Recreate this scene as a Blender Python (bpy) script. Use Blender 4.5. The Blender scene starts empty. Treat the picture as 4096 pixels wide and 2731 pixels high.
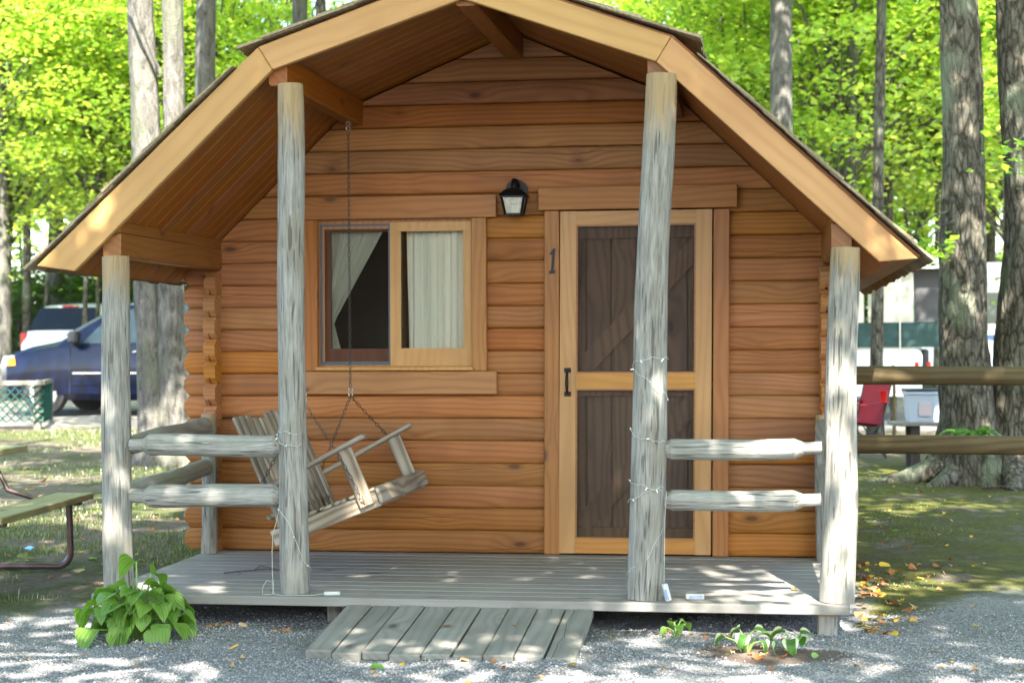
import bpy, bmesh, math, random
import numpy as np
from mathutils import Vector, Matrix
R = math.radians
random.seed(7)
scene = bpy.context.scene
COL = scene.collection

# ------------------------------------------------------------------ camera
CAM = (3.30, -10.31, 1.245); YAW, PIT, ROL = .146, .0011, -.0045
FW = Vector((-math.sin(YAW)*math.cos(PIT), math.cos(YAW)*math.cos(PIT), math.sin(PIT)))
RT = Vector((math.cos(YAW), math.sin(YAW), 0)); UP = RT.cross(FW)
RT2 = RT*math.cos(ROL)+UP*math.sin(ROL); UP2 = UP*math.cos(ROL)-RT*math.sin(ROL)
cd = bpy.data.cameras.new('camera'); cam = bpy.data.objects.new('camera', cd); COL.objects.link(cam)
m = Matrix((RT2, UP2, -FW)).transposed().to_4x4(); m.translation = CAM
cam.matrix_world = m
cd.sensor_width = 36; cd.lens = 7010/4096*36; cd.clip_start = .1; cd.clip_end = 900
cd.dof.use_dof = True; cd.dof.focus_distance = 9.2; cd.dof.aperture_fstop = 3.2
scene.camera = cam

# ------------------------------------------------------------------ light
SUN_EL, SUN_AZ = R(47), R(15)      # azimuth measured from -Y (behind the camera) towards +X
w = bpy.data.worlds.new('World'); scene.world = w; w.use_nodes = True
nt = w.node_tree; bg = nt.nodes['Background']
sky = nt.nodes.new('ShaderNodeTexSky'); sky.sky_type = 'NISHITA'; sky.sun_disc = False
sky.sun_elevation = SUN_EL; sky.sun_rotation = math.pi - SUN_AZ
sky.air_density = 1.0; sky.dust_density = 1.5; sky.ozone_density = 1.0
nt.links.new(sky.outputs[0], bg.inputs[0]); bg.inputs[1].default_value = .15
sd = bpy.data.lights.new('sun', 'SUN'); sd.energy = 5.0; sd.angle = R(.4); sd.color = (1, .94, .84)
sun = bpy.data.objects.new('sun', sd); COL.objects.link(sun)
SDIR = Vector((math.sin(SUN_AZ)*math.cos(SUN_EL), -math.cos(SUN_AZ)*math.cos(SUN_EL), math.sin(SUN_EL)))
sun.rotation_euler = SDIR.to_track_quat('Z', 'Y').to_euler()
sun.location = (8, -30, 40)
vs = scene.view_settings
vs.view_transform = 'Standard'; vs.look = 'None'; vs.gamma = 1; vs.use_curve_mapping = False
vs.exposure = 2.75
scene.cycles.caustics_reflective = False; scene.cycles.caustics_refractive = False; scene.cycles.max_bounces = 6; scene.cycles.transparent_max_bounces = 12
scene.cycles.diffuse_bounces = 3; scene.cycles.transmission_bounces = 4; scene.cycles.glossy_bounces = 2

# ------------------------------------------------------------------ node helper
class NT:
    def __init__(s, name):
        s.mat = bpy.data.materials.new(name); s.mat.use_nodes = True
        s.t = s.mat.node_tree; s.t.nodes.clear()
        s.out = s.t.nodes.new('ShaderNodeOutputMaterial')
    def n(s, typ, ins=None, **at):
        nd = s.t.nodes.new(typ)
        for k, v in at.items(): setattr(nd, k, v)
        for k, v in (ins or {}).items(): s.put(nd.inputs[k], v)
        return nd
    def put(s, sock, v):
        if isinstance(v, bpy.types.NodeSocket): s.t.links.new(v, sock)
        elif isinstance(v, tuple) and len(v) == 3 and sock.type == 'RGBA': sock.default_value = (*v, 1)
        else: sock.default_value = v
    def m(s, op, a, b=0.0, c=None, clamp=False):
        ins = {0: a, 1: b}
        if c is not None: ins[2] = c
        return s.n('ShaderNodeMath', ins, operation=op, use_clamp=clamp).outputs[0]
    def v(s, op, a, b):
        return s.n('ShaderNodeVectorMath', {0: a, 1: b}, operation=op).outputs[0]
    def sep(s, v): return s.n('ShaderNodeSeparateXYZ', {0: v}).outputs
    def comb(s, x, y, z): return s.n('ShaderNodeCombineXYZ', {0: x, 1: y, 2: z}).outputs[0]
    def noise(s, vec, scale, detail=2., rough=.5, dist=0.):
        return s.n('ShaderNodeTexNoise', {'Vector': vec, 'Scale': scale, 'Detail': detail, 'Roughness': rough, 'Distortion': dist}).outputs[0]
    def vor(s, vec, scale, feature='F1', out=0):
        return s.n('ShaderNodeTexVoronoi', {'Vector': vec, 'Scale': scale}, feature=feature).outputs[out]
    def step(s, v, a, b):
        return s.n('ShaderNodeMapRange', {'Value': v, 'From Min': a, 'From Max': b, 'To Min': 0., 'To Max': 1.}, interpolation_type='SMOOTHSTEP').outputs[0]
    def mix(s, f, a, b, blend='MIX'):
        nd = s.n('ShaderNodeMix', data_type='RGBA', blend_type=blend)
        s.put(nd.inputs['Factor'], f); s.put(nd.inputs[6], a); s.put(nd.inputs[7], b)
        return nd.outputs[2]
    def ramp(s, f, stops):
        nd = s.n('ShaderNodeValToRGB', {0: f}); e = nd.color_ramp.elements
        while len(e) < len(stops): e.new(.5)
        for el, (p, c) in zip(e, stops): el.position = p; el.color = (*c, 1)
        return nd.outputs[0]
    def bump(s, h, strength=.3, dist=.01):
        return s.n('ShaderNodeBump', {'Height': h, 'Strength': strength, 'Distance': dist}).outputs[0]
    def tc(s, o='Object'): return s.n('ShaderNodeTexCoord').outputs[o]
    def rand(s): return s.n('ShaderNodeObjectInfo').outputs['Random']
    def pbsdf(s, **ins):
        nd = s.n('ShaderNodeBsdfPrincipled')
        for k, v in ins.items(): s.put(nd.inputs[k.replace('_', ' ')], v)
        s.t.links.new(nd.outputs[0], s.out.inputs[0]); return nd

def paint(name, col, rough=.5, metal=0., var=.0, bump=0., coat=0., spec=.5):
    N = NT(name); p = N.tc(); c = col
    n = N.noise(p, 9., 5., .6)
    if var: c = N.mix(N.step(n, .3, .7), tuple(x*(1-var) for x in col), tuple(min(1, x*(1+var)) for x in col))
    ins = dict(Base_Color=c, Roughness=rough, Metallic=metal, Coat_Weight=coat, Coat_Roughness=.05, Specular_IOR_Level=spec)
    if bump: ins['Normal'] = N.bump(N.noise(p, 60., 4., .6), bump, .004)
    N.pbsdf(**ins); return N.mat

def wood(name, dark, mid, light, axis='X', lines=250., amp=11., rough=.6, knots=True, crack=.0, crack_ext=.1, fine=.45, varv=.16, stain=None, stain_amt=0., bumps=.35, con=.62, k=.82):
    N = NT(name); dark, mid, light = [tuple(v*k for v in c) for c in (dark, mid, light)]
    rnd = N.rand()
    p = N.v('ADD', N.tc(), N.comb(N.m('MULTIPLY', rnd, 17.3), N.m('MULTIPLY', rnd, 7.7), N.m('MULTIPLY', rnd, 13.1)))
    x, y, z = N.sep(p)
    a, b, c = {'X': (x, y, z), 'Y': (y, x, z), 'Z': (z, y, x)}[axis]
    t = N.m('ADD', N.m('MULTIPLY', b, .72), c)
    q = N.comb(N.m('MULTIPLY', a, .22), b, c)
    low = N.noise(q, 4.2, 1., .45)
    kn = N.vor(N.comb(N.m('MULTIPLY', a, 2.1), N.m('MULTIPLY', t, 5.2), 0.), 1.)
    phase = N.m('ADD', N.m('MULTIPLY', t, lines), N.m('MULTIPLY', low, amp*2.6))
    if knots: phase = N.m('ADD', phase, N.m('MULTIPLY', N.step(kn, .42, .0), 7.))
    wav = N.m('MULTIPLY_ADD', N.m('SINE', phase), .5, .5)
    wav = N.m('POWER', wav, 1.7)
    fib = N.noise(N.comb(N.m('MULTIPLY', a, 4.), N.m('MULTIPLY', b, 140.), N.m('MULTIPLY', c, 140.)), 1., 1., .6)
    strk = N.noise(N.comb(N.m('MULTIPLY', a, 1.1), N.m('MULTIPLY', b, 22.), N.m('MULTIPLY', c, 22.)), 1., 2., .55)
    f = N.m('ADD', N.m('MULTIPLY', wav, 1-fine), N.m('MULTIPLY', N.m('ADD', N.m('MULTIPLY', fib, .45), N.m('MULTIPLY', strk, .55)), fine))
    f = N.m('MULTIPLY_ADD', f, con, .44*(1-con))
    col = N.ramp(f, [(.12, light), (.45, mid), (.85, dark)])
    patch = N.noise(p, 2.3, 2., .6)
    col = N.mix(N.m('MULTIPLY', N.step(patch, .35, .75), .45), col, dark)
    if stain: col = N.mix(N.m('MULTIPLY', N.step(N.noise(p, 3.4, 2., .65), .42, .68), stain_amt), col, stain)
    if knots:
        k2 = N.step(kn, .10, .05); ring = N.step(kn, .17, .10)
        col = N.mix(N.m('MULTIPLY', ring, .45), col, dark)
        col = N.mix(N.m('MULTIPLY', k2, .75), col, tuple(v*.35 for v in dark))
    h = f
    if crack:
        lx, ly, lz = N.sep(N.tc()); la, lc = {'X': (lx, lz), 'Z': (lz, lx), 'Y': (ly, lx)}[axis]
        r2 = N.m('FRACT', N.m('MULTIPLY', rnd, 71.)); r3 = N.m('FRACT', N.m('MULTIPLY', rnd, 193.))
        wob = N.noise(N.comb(N.m('ADD', N.m('MULTIPLY', la, 1.6), N.m('MULTIPLY', rnd, 40.)), 0., 0.), 1., 5., .55)
        zc = N.m('ADD', N.m('MULTIPLY', r2, crack_ext), N.m('MULTIPLY', N.m('SUBTRACT', wob, .5), .11))
        d = N.m('ABSOLUTE', N.m('SUBTRACT', lc, zc))
        msk = N.step(N.noise(N.comb(N.m('ADD', N.m('MULTIPLY', la, .8), N.m('MULTIPLY', r3, 90.)), 3., 0.), 1., 2.), .5, .56)
        ck = N.m('MULTIPLY', N.m('MULTIPLY', N.step(d, .0022, .0007), msk), N.m('LESS_THAN', r3, crack))
        col = N.mix(N.m('MULTIPLY', ck, .85), col, tuple(v*.12 for v in dark))
        h = N.m('SUBTRACT', h, N.m('MULTIPLY', ck, 3.))
    hsv = N.n('ShaderNodeHueSaturation', {'Color': col, 'Value': N.m('ADD', 1-varv, N.m('MULTIPLY', N.m('FRACT', N.m('MULTIPLY', rnd, 37.)), 2*varv)),
              'Hue': N.m('ADD', .493, N.m('MULTIPLY', N.m('FRACT', N.m('MULTIPLY', rnd, 11.)), .013)),
              'Saturation': N.m('ADD', .92, N.m('MULTIPLY', N.m('FRACT', N.m('MULTIPLY', rnd, 5.)), .14))}).outputs[0]
    N.pbsdf(Base_Color=hsv, Roughness=rough, Normal=N.bump(h, bumps, .004), Specular_IOR_Level=.35)
    return N.mat

LOG = wood('stained_log_wood', (.18, .061, .015), (.335, .126, .029), (.435, .182, .047), lines=190., amp=13., crack=.42, crack_ext=.12, rough=.66, varv=.13, con=.5, fine=.5, bumps=.35, k=.92)
TRIM = wood('stained_trim_wood', (.24, .088, .020), (.39, .155, .036), (.47, .205, .056), lines=150., rough=.5, varv=.06, fine=.6)
TRIMV = wood('stained_trim_upright', (.24, .088, .020), (.39, .155, .036), (.47, .205, .056), axis='Z', lines=150., rough=.5, varv=.06, fine=.6)
DOORW = wood('door_frame_wood', (.36, .16, .035), (.52, .245, .062), (.58, .30, .09), axis='Z', lines=110., rough=.45, varv=.04, fine=.65, knots=False)
DOORWX = wood('door_rail_wood', (.36, .16, .035), (.52, .245, .062), (.58, .30, .09), lines=110., rough=.45, varv=.04, fine=.65, knots=False)
SASH = wood('sash_wood', (.42, .20, .05), (.56, .29, .085), (.62, .36, .12), axis='Z', lines=120., rough=.45, varv=.03, knots=False, fine=.7)
SASHB = wood('brown_sash_wood', (.12, .04, .012), (.2, .07, .02), (.25, .1, .03), axis='Z', lines=120., rough=.5, varv=.03, knots=False, fine=.7)
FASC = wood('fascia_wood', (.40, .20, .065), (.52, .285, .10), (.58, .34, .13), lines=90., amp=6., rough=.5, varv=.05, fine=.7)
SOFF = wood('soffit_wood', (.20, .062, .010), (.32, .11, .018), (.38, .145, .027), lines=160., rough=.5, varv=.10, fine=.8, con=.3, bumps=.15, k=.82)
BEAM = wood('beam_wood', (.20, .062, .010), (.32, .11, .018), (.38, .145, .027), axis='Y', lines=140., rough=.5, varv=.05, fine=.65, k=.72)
INNER = wood('inner_door_wood', (.20, .10, .05), (.40, .22, .115), (.48, .28, .15), axis='Z', lines=130., rough=.6, varv=.12)
def weathered(name, dark, mid, light, axis, tint, top=None, k=.84):
    N = NT(name); rnd = N.rand(); dark, mid, light, tint = [tuple(v*k for v in c) for c in (dark, mid, light, tint)]
    p = N.v('ADD', N.tc(), N.comb(N.m('MULTIPLY', rnd, 17.3), N.m('MULTIPLY', rnd, 7.7), N.m('MULTIPLY', rnd, 13.1)))
    x, y, z = N.sep(p); a, b, c = {'X': (x, y, z), 'Y': (y, x, z), 'Z': (z, y, x)}[axis]
    warp = N.m('MULTIPLY', N.noise(N.comb(N.m('MULTIPLY', a, .9), N.m('MULTIPLY', b, 6.), N.m('MULTIPLY', c, 6.)), 1., 2., .5), .07)
    b2, c2 = N.m('ADD', b, warp), N.m('ADD', c, warp)
    def st(fa, fb, d, r=.65): return N.noise(N.comb(N.m('MULTIPLY', a, fa), N.m('MULTIPLY', b2, fb), N.m('MULTIPLY', c2, fb)), 1., d, r)
    s1, s2, s3 = st(7., 120., 2., .7), st(3.0, 34., 3.), st(4., 70., 1.)
    f = N.m('ADD', N.m('MULTIPLY', s1, .5), N.m('MULTIPLY', s2, .5))
    col = N.ramp(f, [(.34, dark), (.5, mid), (.66, light)])
    pt = N.noise(p, 4.5, 3., .6)
    col = N.mix(N.m('MULTIPLY', N.step(pt, .46, .66), .55), col, tint)
    kn = N.vor(N.comb(N.m('MULTIPLY', a, 2.3), N.m('MULTIPLY', b, 4.5), N.m('MULTIPLY', c, 4.5)), 1.)
    col = N.mix(N.m('MULTIPLY', N.step(kn, .16, .07), .6), col, tuple(v*.45 for v in dark))
    fis = N.step(s3, .63, .67); col = N.mix(N.m('MULTIPLY', fis, .6), col, tuple(v*.3 for v in dark))
    if top:
        gzz = N.sep(N.tc('Generated'))[2]
        col = N.mix(N.m('MULTIPLY', N.step(N.m('ADD', gzz, N.m('MULTIPLY', N.m('SUBTRACT', s2, .5), .35)), .86, .97), .75), col, top)
    h = N.m('SUBTRACT', f, N.m('MULTIPLY', fis, .8))
    N.pbsdf(Base_Color=col, Roughness=.9, Normal=N.bump(h, .75, .006), Specular_IOR_Level=.2); return N.mat
GREYX = weathered('weathered_rail_wood', (.15, .138, .115), (.31, .298, .265), (.43, .42, .385), 'X', (.22, .235, .18))
GREYZ = weathered('weathered_post_wood', (.135, .124, .104), (.28, .268, .235), (.40, .39, .355), 'Z', (.25, .23, .18), (.33, .22, .10))
GREYY = wood('weathered_side_rail_wood', (.22, .20, .16), (.40, .38, .31), (.52, .50, .43), axis='Y', lines=170., amp=9., rough=.85, fine=.6, varv=.1, stain=(.3, .33, .2), stain_amt=.5, bumps=.6)
DECK = wood('grey_deck_wood', (.20, .18, .15), (.33, .31, .275), (.42, .40, .36), lines=130., amp=6., rough=.8, crack=.3, crack_ext=.1, fine=.8, varv=.09, knots=True, bumps=.2, con=.4)
RAMP = wood('grey_ramp_wood', (.14, .13, .11), (.27, .255, .22), (.36, .34, .30), axis='Y', lines=150., amp=7., rough=.85, crack=.6, crack_ext=.1, fine=.7, varv=.12, bumps=.5, stain=(.2, .2, .17), stain_amt=.3)
SWG = wood('weathered_swing_wood', (.09, .055, .03), (.28, .235, .175), (.42, .38, .31), lines=130., amp=12., rough=.75, fine=.42, varv=.16, bumps=.5, k=1.0)
SWGZ = wood('weathered_slat_wood', (.13, .08, .045), (.34, .285, .21), (.50, .45, .36), axis='Z', lines=150., amp=10., rough=.75, fine=.5, varv=.18, bumps=.5)
SHK = wood('cedar_shake_wood', (.13, .10, .06), (.28, .225, .14), (.38, .31, .2), axis='Y', lines=260., amp=6., rough=.9, knots=False, fine=.75, varv=.25, bumps=.6, k=1.1)
BENCH = wood('treated_bench_wood', (.22, .19, .085), (.36, .33, .17), (.44, .41, .23), axis='Y', lines=110., amp=7., rough=.7, fine=.6, varv=.07, bumps=.3)
FENCE = wood('brown_fence_rail_wood', (.045, .032, .012), (.12, .085, .032), (.18, .135, .055), lines=160., amp=9., rough=.8, fine=.55, varv=.08, crack=.6, crack_ext=.04, bumps=.5)

# ------------------------------------------------------------------ object helpers
def link(o, parent=None):
    COL.objects.link(o)
    if parent: o.parent = parent
    return o
def tag(o, label, cat, group=None):
    o['label'] = label; o['category'] = cat
    if group: o['group'] = group
    return o
def thing(name, label, cat, loc=(0, 0, 0), rz=0, group=None):
    o = bpy.data.objects.new(name, None); o.location = loc; o.rotation_euler = (0, 0, rz)
    o.empty_display_size = .1
    return tag(link(o), label, cat, group)
class MB:
    def __init__(s): s.v = []; s.f = []
    def add(s, vs, fs):
        o = len(s.v); s.v += [tuple(v) for v in vs]; s.f += [tuple(i+o for i in f) for f in fs]; return s
    def box(s, x0, x1, y0, y1, z0, z1, b=0.):
        if not b:
            return s.add([(x, y, z) for x in (x0, x1) for y in (y0, y1) for z in (z0, z1)],
                         [(0, 1, 3, 2), (4, 6, 7, 5), (0, 4, 5, 1), (2, 3, 7, 6), (0, 2, 6, 4), (1, 5, 7, 3)])
        # chamfered box: 24 corners
        cx, cy, cz = (x0+x1)/2, (y0+y1)/2, (z0+z1)/2; hx, hy, hz = abs(x1-x0)/2, abs(y1-y0)/2, abs(z1-z0)/2
        b = min(b, hx*.9, hy*.9, hz*.9); bm = bmesh.new(); pts = []
        for sx in (-1, 1):
            for sy in (-1, 1):
                for sz in (-1, 1):
                    pts += [(cx+sx*hx, cy+sy*(hy-b), cz+sz*(hz-b)), (cx+sx*(hx-b), cy+sy*hy, cz+sz*(hz-b)), (cx+sx*(hx-b), cy+sy*(hy-b), cz+sz*hz)]
        for p in pts: bm.verts.new(p)
        bmesh.ops.convex_hull(bm, input=bm.verts[:]); bm.verts.index_update()
        vs = [v.co[:] for v in bm.verts]; fs = [tuple(v.index for v in f.verts) for f in bm.faces]; bm.free()
        return s.add(vs, fs)
    def loft(s, rings, cap=True, closed=True):
        n = len(rings[0]); fs = []
        for i in range(len(rings)-1):
            for j in range(n if closed else n-1):
                k = (j+1) % n; fs.append((i*n+j, i*n+k, (i+1)*n+k, (i+1)*n+j))
        if cap: fs += [tuple(range(n-1, -1, -1)), tuple((len(rings)-1)*n+j for j in range(n))]
        return s.add([p for r in rings for p in r], fs)
    def tube(s, pts, rad, n=10, cap=True, jit=0., rnd=random):
        pts = [Vector(p) for p in pts]; rs = rad if isinstance(rad, (list, tuple)) else [rad]*len(pts)
        rings = []; ref = None
        for i, p in enumerate(pts):
            d = (pts[min(i+1, len(pts)-1)]-pts[max(i-1, 0)]).normalized()
            if ref is None: ref = d.orthogonal().normalized()
            ref = (ref-d*ref.dot(d))
            ref = ref.normalized() if ref.length > 1e-6 else d.orthogonal().normalized()
            bt = d.cross(ref)
            rings.append([p+(ref*math.cos(2*math.pi*j/n)+bt*math.sin(2*math.pi*j/n))*rs[i]*(1+jit*(rnd.random()-.5)) for j in range(n)])
        return s.loft(rings, cap)
    def bar(s, a, b, w, h, up=(0, 0, 1)):
        a, b = Vector(a), Vector(b); d = (b-a).normalized(); sx = d.cross(Vector(up)).normalized(); uz = sx.cross(d)
        c = [sx*w/2+uz*h/2, -sx*w/2+uz*h/2, -sx*w/2-uz*h/2, sx*w/2-uz*h/2]
        return s.loft([[a+k for k in c], [b+k for k in c]])
    def prism(s, poly, y0, y1):   # polygon in XZ, extruded along Y
        return s.loft([[(x, y0, z) for x, z in poly], [(x, y1, z) for x, z in poly]])
    def mesh(s, name, mat, smooth=True, ang=.7):
        me = bpy.data.meshes.new(name); me.from_pydata(s.v, [], s.f)
        bm = bmesh.new(); bm.from_mesh(me); bmesh.ops.recalc_face_normals(bm, faces=bm.faces[:]); bm.to_mesh(me); bm.free()
        if smooth:
            me.polygons.foreach_set('use_smooth', [True]*len(me.polygons)); me.set_sharp_from_angle(angle=ang)
        if mat: me.materials.append(mat)
        return me
    def build(s, name, mat, parent=None, loc=(0, 0, 0), rot=(0, 0, 0), smooth=True, ang=.7, label=None):
        o = bpy.data.objects.new(name, s.mesh(name, mat, smooth, ang)); o.location = loc; o.rotation_euler = rot
        link(o, parent)
        if label: o['label'] = label
        return o
def inst(name, me, parent=None, loc=(0, 0, 0), rot=(0, 0, 0), scale=(1, 1, 1)):
    o = bpy.data.objects.new(name, me); o.location = loc; o.rotation_euler = rot; o.scale = scale
    return link(o, parent)
def np_mesh(name, verts, faces, mat):      # verts (n,3); faces (k,3) or (k,4)
    me = bpy.data.meshes.new(name); k = faces.shape[1]
    me.vertices.add(len(verts)); me.vertices.foreach_set('co', verts.astype(np.float32).ravel())
    me.loops.add(faces.size); me.loops.foreach_set('vertex_index', faces.astype(np.int32).ravel())
    me.polygons.add(len(faces)); me.polygons.foreach_set('loop_start', np.arange(0, faces.size, k, dtype=np.int32))
    me.update(calc_edges=True); me.materials.append(mat); return me
def col_at(px, d):      # ground column seen at photo column px (of 2352) at distance d
    return CAM[0]+(FW.x+(px/2352-.5)*36/cd.lens*RT.x)*d, CAM[1]+(FW.y+(px/2352-.5)*36/cd.lens*RT.y)*d
def gz(x, y):
    return -.15+.022*min(max(y, 0), 45)+.012*math.sin(x*1.7+.6)*math.cos(y*1.3)+.006*math.sin(x*4.1+y*3.3) - .03*max(0, min(1, (x-3.8)/2))*max(0, min(1, (y+1)/4))

# ------------------------------------------------------------------ ground
def ground_mat():
    N = NT('ground_gravel_grass_moss'); p = N.tc(); x, y, z = N.sep(p)
    big = N.noise(p, .8, 2., .6); med = N.noise(p, 3., 3., .65); fin = N.noise(p, 26., 3., .7); vf = N.noise(p, 160., 1., .6)
    st = N.vor(p, 95.); stc = N.vor(p, 95., out=1)
    stc = N.n('ShaderNodeRGBToBW', {0: stc}).outputs[0]
    gravel = N.mix(.6, N.ramp(st, [(0., (.33, .33, .335)), (.55, (.25, .248, .25)), (.9, (.08, .08, .08))]), stc, 'SOFT_LIGHT')
    gravel = N.mix(N.m('MULTIPLY', N.step(med, .5, .7), .45), gravel, (.15, .135, .115))
    dirt = N.ramp(fin, [(.25, (.075, .058, .042)), (.6, (.16, .13, .10)), (.85, (.25, .22, .18))])
    grass = N.ramp(N.m('ADD', N.m('MULTIPLY', fin, .6), N.m('MULTIPLY', vf, .4)), [(.3, (.025, .033, .010)), (.5, (.065, .08, .022)), (.75, (.14, .14, .055))])
    moss = N.ramp(N.m('ADD', N.m('MULTIPLY', fin, .5), N.m('MULTIPLY', med, .5)), [(.3, (.032, .030, .013)), (.5, (.08, .084, .016)), (.72, (.15, .145, .03))])
    wob = N.m('MULTIPLY', N.m('SUBTRACT', big, .5), 1.6); wob2 = N.m('MULTIPLY', N.m('SUBTRACT', med, .5), .9)
    # soil: grass patches over dirt, moss on the right of the cabin
    right = N.step(N.m('ADD', x, wob), 2.2, 3.6)
    green = N.mix(right, grass, moss)
    cover = N.m('MAXIMUM', N.step(N.m('ADD', N.m('MULTIPLY', big, .55), N.m('MULTIPLY', med, .45)), .46, .58), N.m('MULTIPLY', right, N.step(med, .3, .5)))
    cover = N.m('MULTIPLY', cover, N.step(N.m('ADD', y, wob), 9.5, 7.5))
    cover = N.m('MAXIMUM', cover, N.m('MULTIPLY', N.m('MULTIPLY', N.step(N.m('ADD', y, wob2), 9.6, 10.2), N.step(N.m('ADD', y, wob2), 12.2, 11.6)), .8))
    soil = N.mix(cover, dirt, green)
    lane = N.m('MULTIPLY', N.step(N.m('ADD', y, wob2), 12.3, 12.9), N.step(N.m('ADD', y, wob), 24., 21.))
    soil = N.mix(N.m('MULTIPLY', lane, .9), soil, N.mix(.6, dirt, (.42, .40, .36)))
    far = N.step(y, 22., 26.); soil = N.mix(far, soil, N.mix(.5, grass, dirt))
    # gravel apron in front; its edge runs back along the right of the porch
    edge = N.m('ADD', N.m('ADD', N.m('MULTIPLY', N.step(x, -1.5, .5), -.15), -1.55), N.m('MULTIPLY', N.step(x, 3.6, 4.6), 1.5))
    g = N.step(N.m('SUBTRACT', N.m('ADD', y, N.m('ADD', N.m('MULTIPLY', wob2, 1.5), N.m('MULTIPLY', wob, .8))), edge), .45, -.45)
    under = N.m('MULTIPLY', N.m('MULTIPLY', N.step(x, -.25, -.05), N.step(x, 3.9, 3.7)), N.step(y, .1, -.1))
    g = N.m('MAXIMUM', g, under)
    bed = N.m('LESS_THAN', N.m('ADD', N.m('ADD', N.m('POWER', N.m('MULTIPLY', N.m('SUBTRACT', x, 3.3), 2.4), 2.), N.m('POWER', N.m('MULTIPLY', N.m('ADD', y, 2.38), 4.2), 2.)), N.m('MULTIPLY', N.m('SUBTRACT', fin, .5), 1.4)), .75)
    col = N.mix(g, soil, gravel); col = N.mix(N.m('MULTIPLY', bed, .8), col, (.12, .075, .05))
    col = N.mix(1., col, (.84, .84, .84), 'MULTIPLY')
    h = N.m('ADD', N.m('MULTIPLY', N.m('SUBTRACT', 1., st), .6), N.m('ADD', fin, N.m('MULTIPLY', vf, .5)))
    N.pbsdf(Base_Color=col, Roughness=.95, Normal=N.bump(h, .6, .012), Specular_IOR_Level=.2)
    return N.mat
def axis_pts(lo, hi, fine0, fine1, step):
    a = list(np.arange(fine0, fine1+1e-6, step)); d = step
    while a[0] > lo: d *= 1.25; a.insert(0, a[0]-d)
    d = step
    while a[-1] < hi: d *= 1.25; a.append(a[-1]+d)
    return a
gx = axis_pts(-160, 160, -4, 6.5, .12); gy = axis_pts(-120, 220, -5, 3, .12)
vv = np.array([(x, y, gz(x, y)+.012*math.sin(x*9.1+y*2.3)*math.sin(y*7.7-x*3.1)) for y in gy for x in gx]); nx = len(gx)
ff = np.array([(j*nx+i, j*nx+i+1, (j+1)*nx+i+1, (j+1)*nx+i) for j in range(len(gy)-1) for i in range(nx-1)])
me = np_mesh('ground', vv, ff, ground_mat()); me.polygons.foreach_set('use_smooth', [True]*len(me.polygons))
ground = inst('ground', me); ground['kind'] = 'structure'; ground['label'] = 'gravel, moss and thin grass around the cabin'
# ------------------------------------------------------------------ CABIN
cabin = thing('log_cabin', 'small orange stained log cabin with gambrel porch roof and grey log posts', 'cabin', (0, 0, 0))
HC = .1336; XC = 1.80
def soff(x):                       # underside of the roof boards above the wall
    d = abs(x-XC); return min(3.086-.42*d, 2.670-.966*(d-.99))
def x_of(z, s):                    # where the roof underside meets height z, side s
    if z > 2.670: d = (3.086-z)/.42
    else: d = .99+(2.670-z)/.966
    return XC+s*d
PROF = [(.065, 0.), (.0, .0004), (-.011, .0016), (-.0165, .009), (-.021, .028), (-.0235, HC*.5), (-.021, HC-.028), (-.0165, HC-.009), (-.011, HC-.0016), (.0, HC-.0004), (.065, HC-.0005)]
def log_seg(xl, xr, k, tipl=False, tipr=False, y0=0., flip=1, jitter=0.):
    z0 = k*HC; rings = []
    def ring(xf, sz=1., sy=1.):
        return [(xf(z0+z), flip*(.02+(y-.02)*sy), HC/2+(z-HC/2)*sz) for y, z in PROF]
    L = lambda z: max(xl, x_of(min(z, 3.07), -1)+.012) if z0+HC > 1.75 else xl
    Rr = lambda z: min(xr, x_of(min(z, 3.07), 1)-.012) if z0+HC > 1.75 else xr
    if L(z0+.03) > Rr(z0+.03)-.02: return None
    if tipl: rings += [ring(lambda z: xl, .48, .72), ring(lambda z: xl+.034)]
    else: rings += [ring(L)]
    mid = [xl+(xr-xl)*t for t in (.33, .66)]
    if z0+HC < 1.75:
        for mx in mid: rings.append([(mx, p[1]+random.uniform(-.0015, .0015), p[2]) for p in ring(lambda z: mx)])
    if tipr: rings += [ring(lambda z: xr-.034), ring(lambda z: xr, .48, .72)]
    else: rings += [ring(Rr)]
    ox = L(z0)
    return MB().loft([[(x-ox, y+jitter, z) for x, y, z in r] for r in rings]), (ox, y0, z0)
def wall(name, y0, openings, flip):
    part = MB()
    # lining boards behind the logs (pieces around the openings)
    for a, b, c, d in ([(.07, .60, .0, 1.9), (.60, 1.56, 0., 1.10), (.60, 1.56, 2.04, 2.4), (1.56, 2.06, 0., 2.3), (2.06, 2.98, 2.05, 2.4), (2.98, 3.52, 0., 1.9)] if openings else [(.07, 3.52, 0., 1.9)]):
        part.box(a, b, y0+flip*.072, y0+flip*.09, c, d)
    part.prism([(.33, 2.17), (.80, 2.6), (1.8, 3.05), (2.8, 2.6), (3.25, 2.17)] if openings else [(.05, 1.88), (.80, 2.6), (1.8, 3.05), (2.8, 2.6), (3.54, 1.88)], y0+flip*.066, y0+flip*.071)
    wl = part.build(name, SASHB, cabin, smooth=False)
    for k in range(23):
        z0, z1 = k*HC, (k+1)*HC
        low = z1 < 1.80
        segs = [(-.24 if low else -.02, 3.745 if low else 3.6)]
        for (a, b, c, d) in openings:
            if z1 > c+.02 and z0 < d-.02:
                segs = [q for s in segs for q in ([(s[0], a), (b, s[1])] if s[0] < a and s[1] > b else [s])]
        for (a, b) in segs:
            r = log_seg(a, b, k, low and a < 0, low and b > 3.7, y0, flip, random.uniform(-.003, .002))
            if r: r[0].build('log', LOG, wl, r[1], ang=.9)
    return wl
wall('front_wall', 0., [(.60, 1.565, 1.06, 2.02), (2.05, 2.99, -1, 2.05)], 1)
wall('back_wall', 4.0, [], -1)
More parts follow.
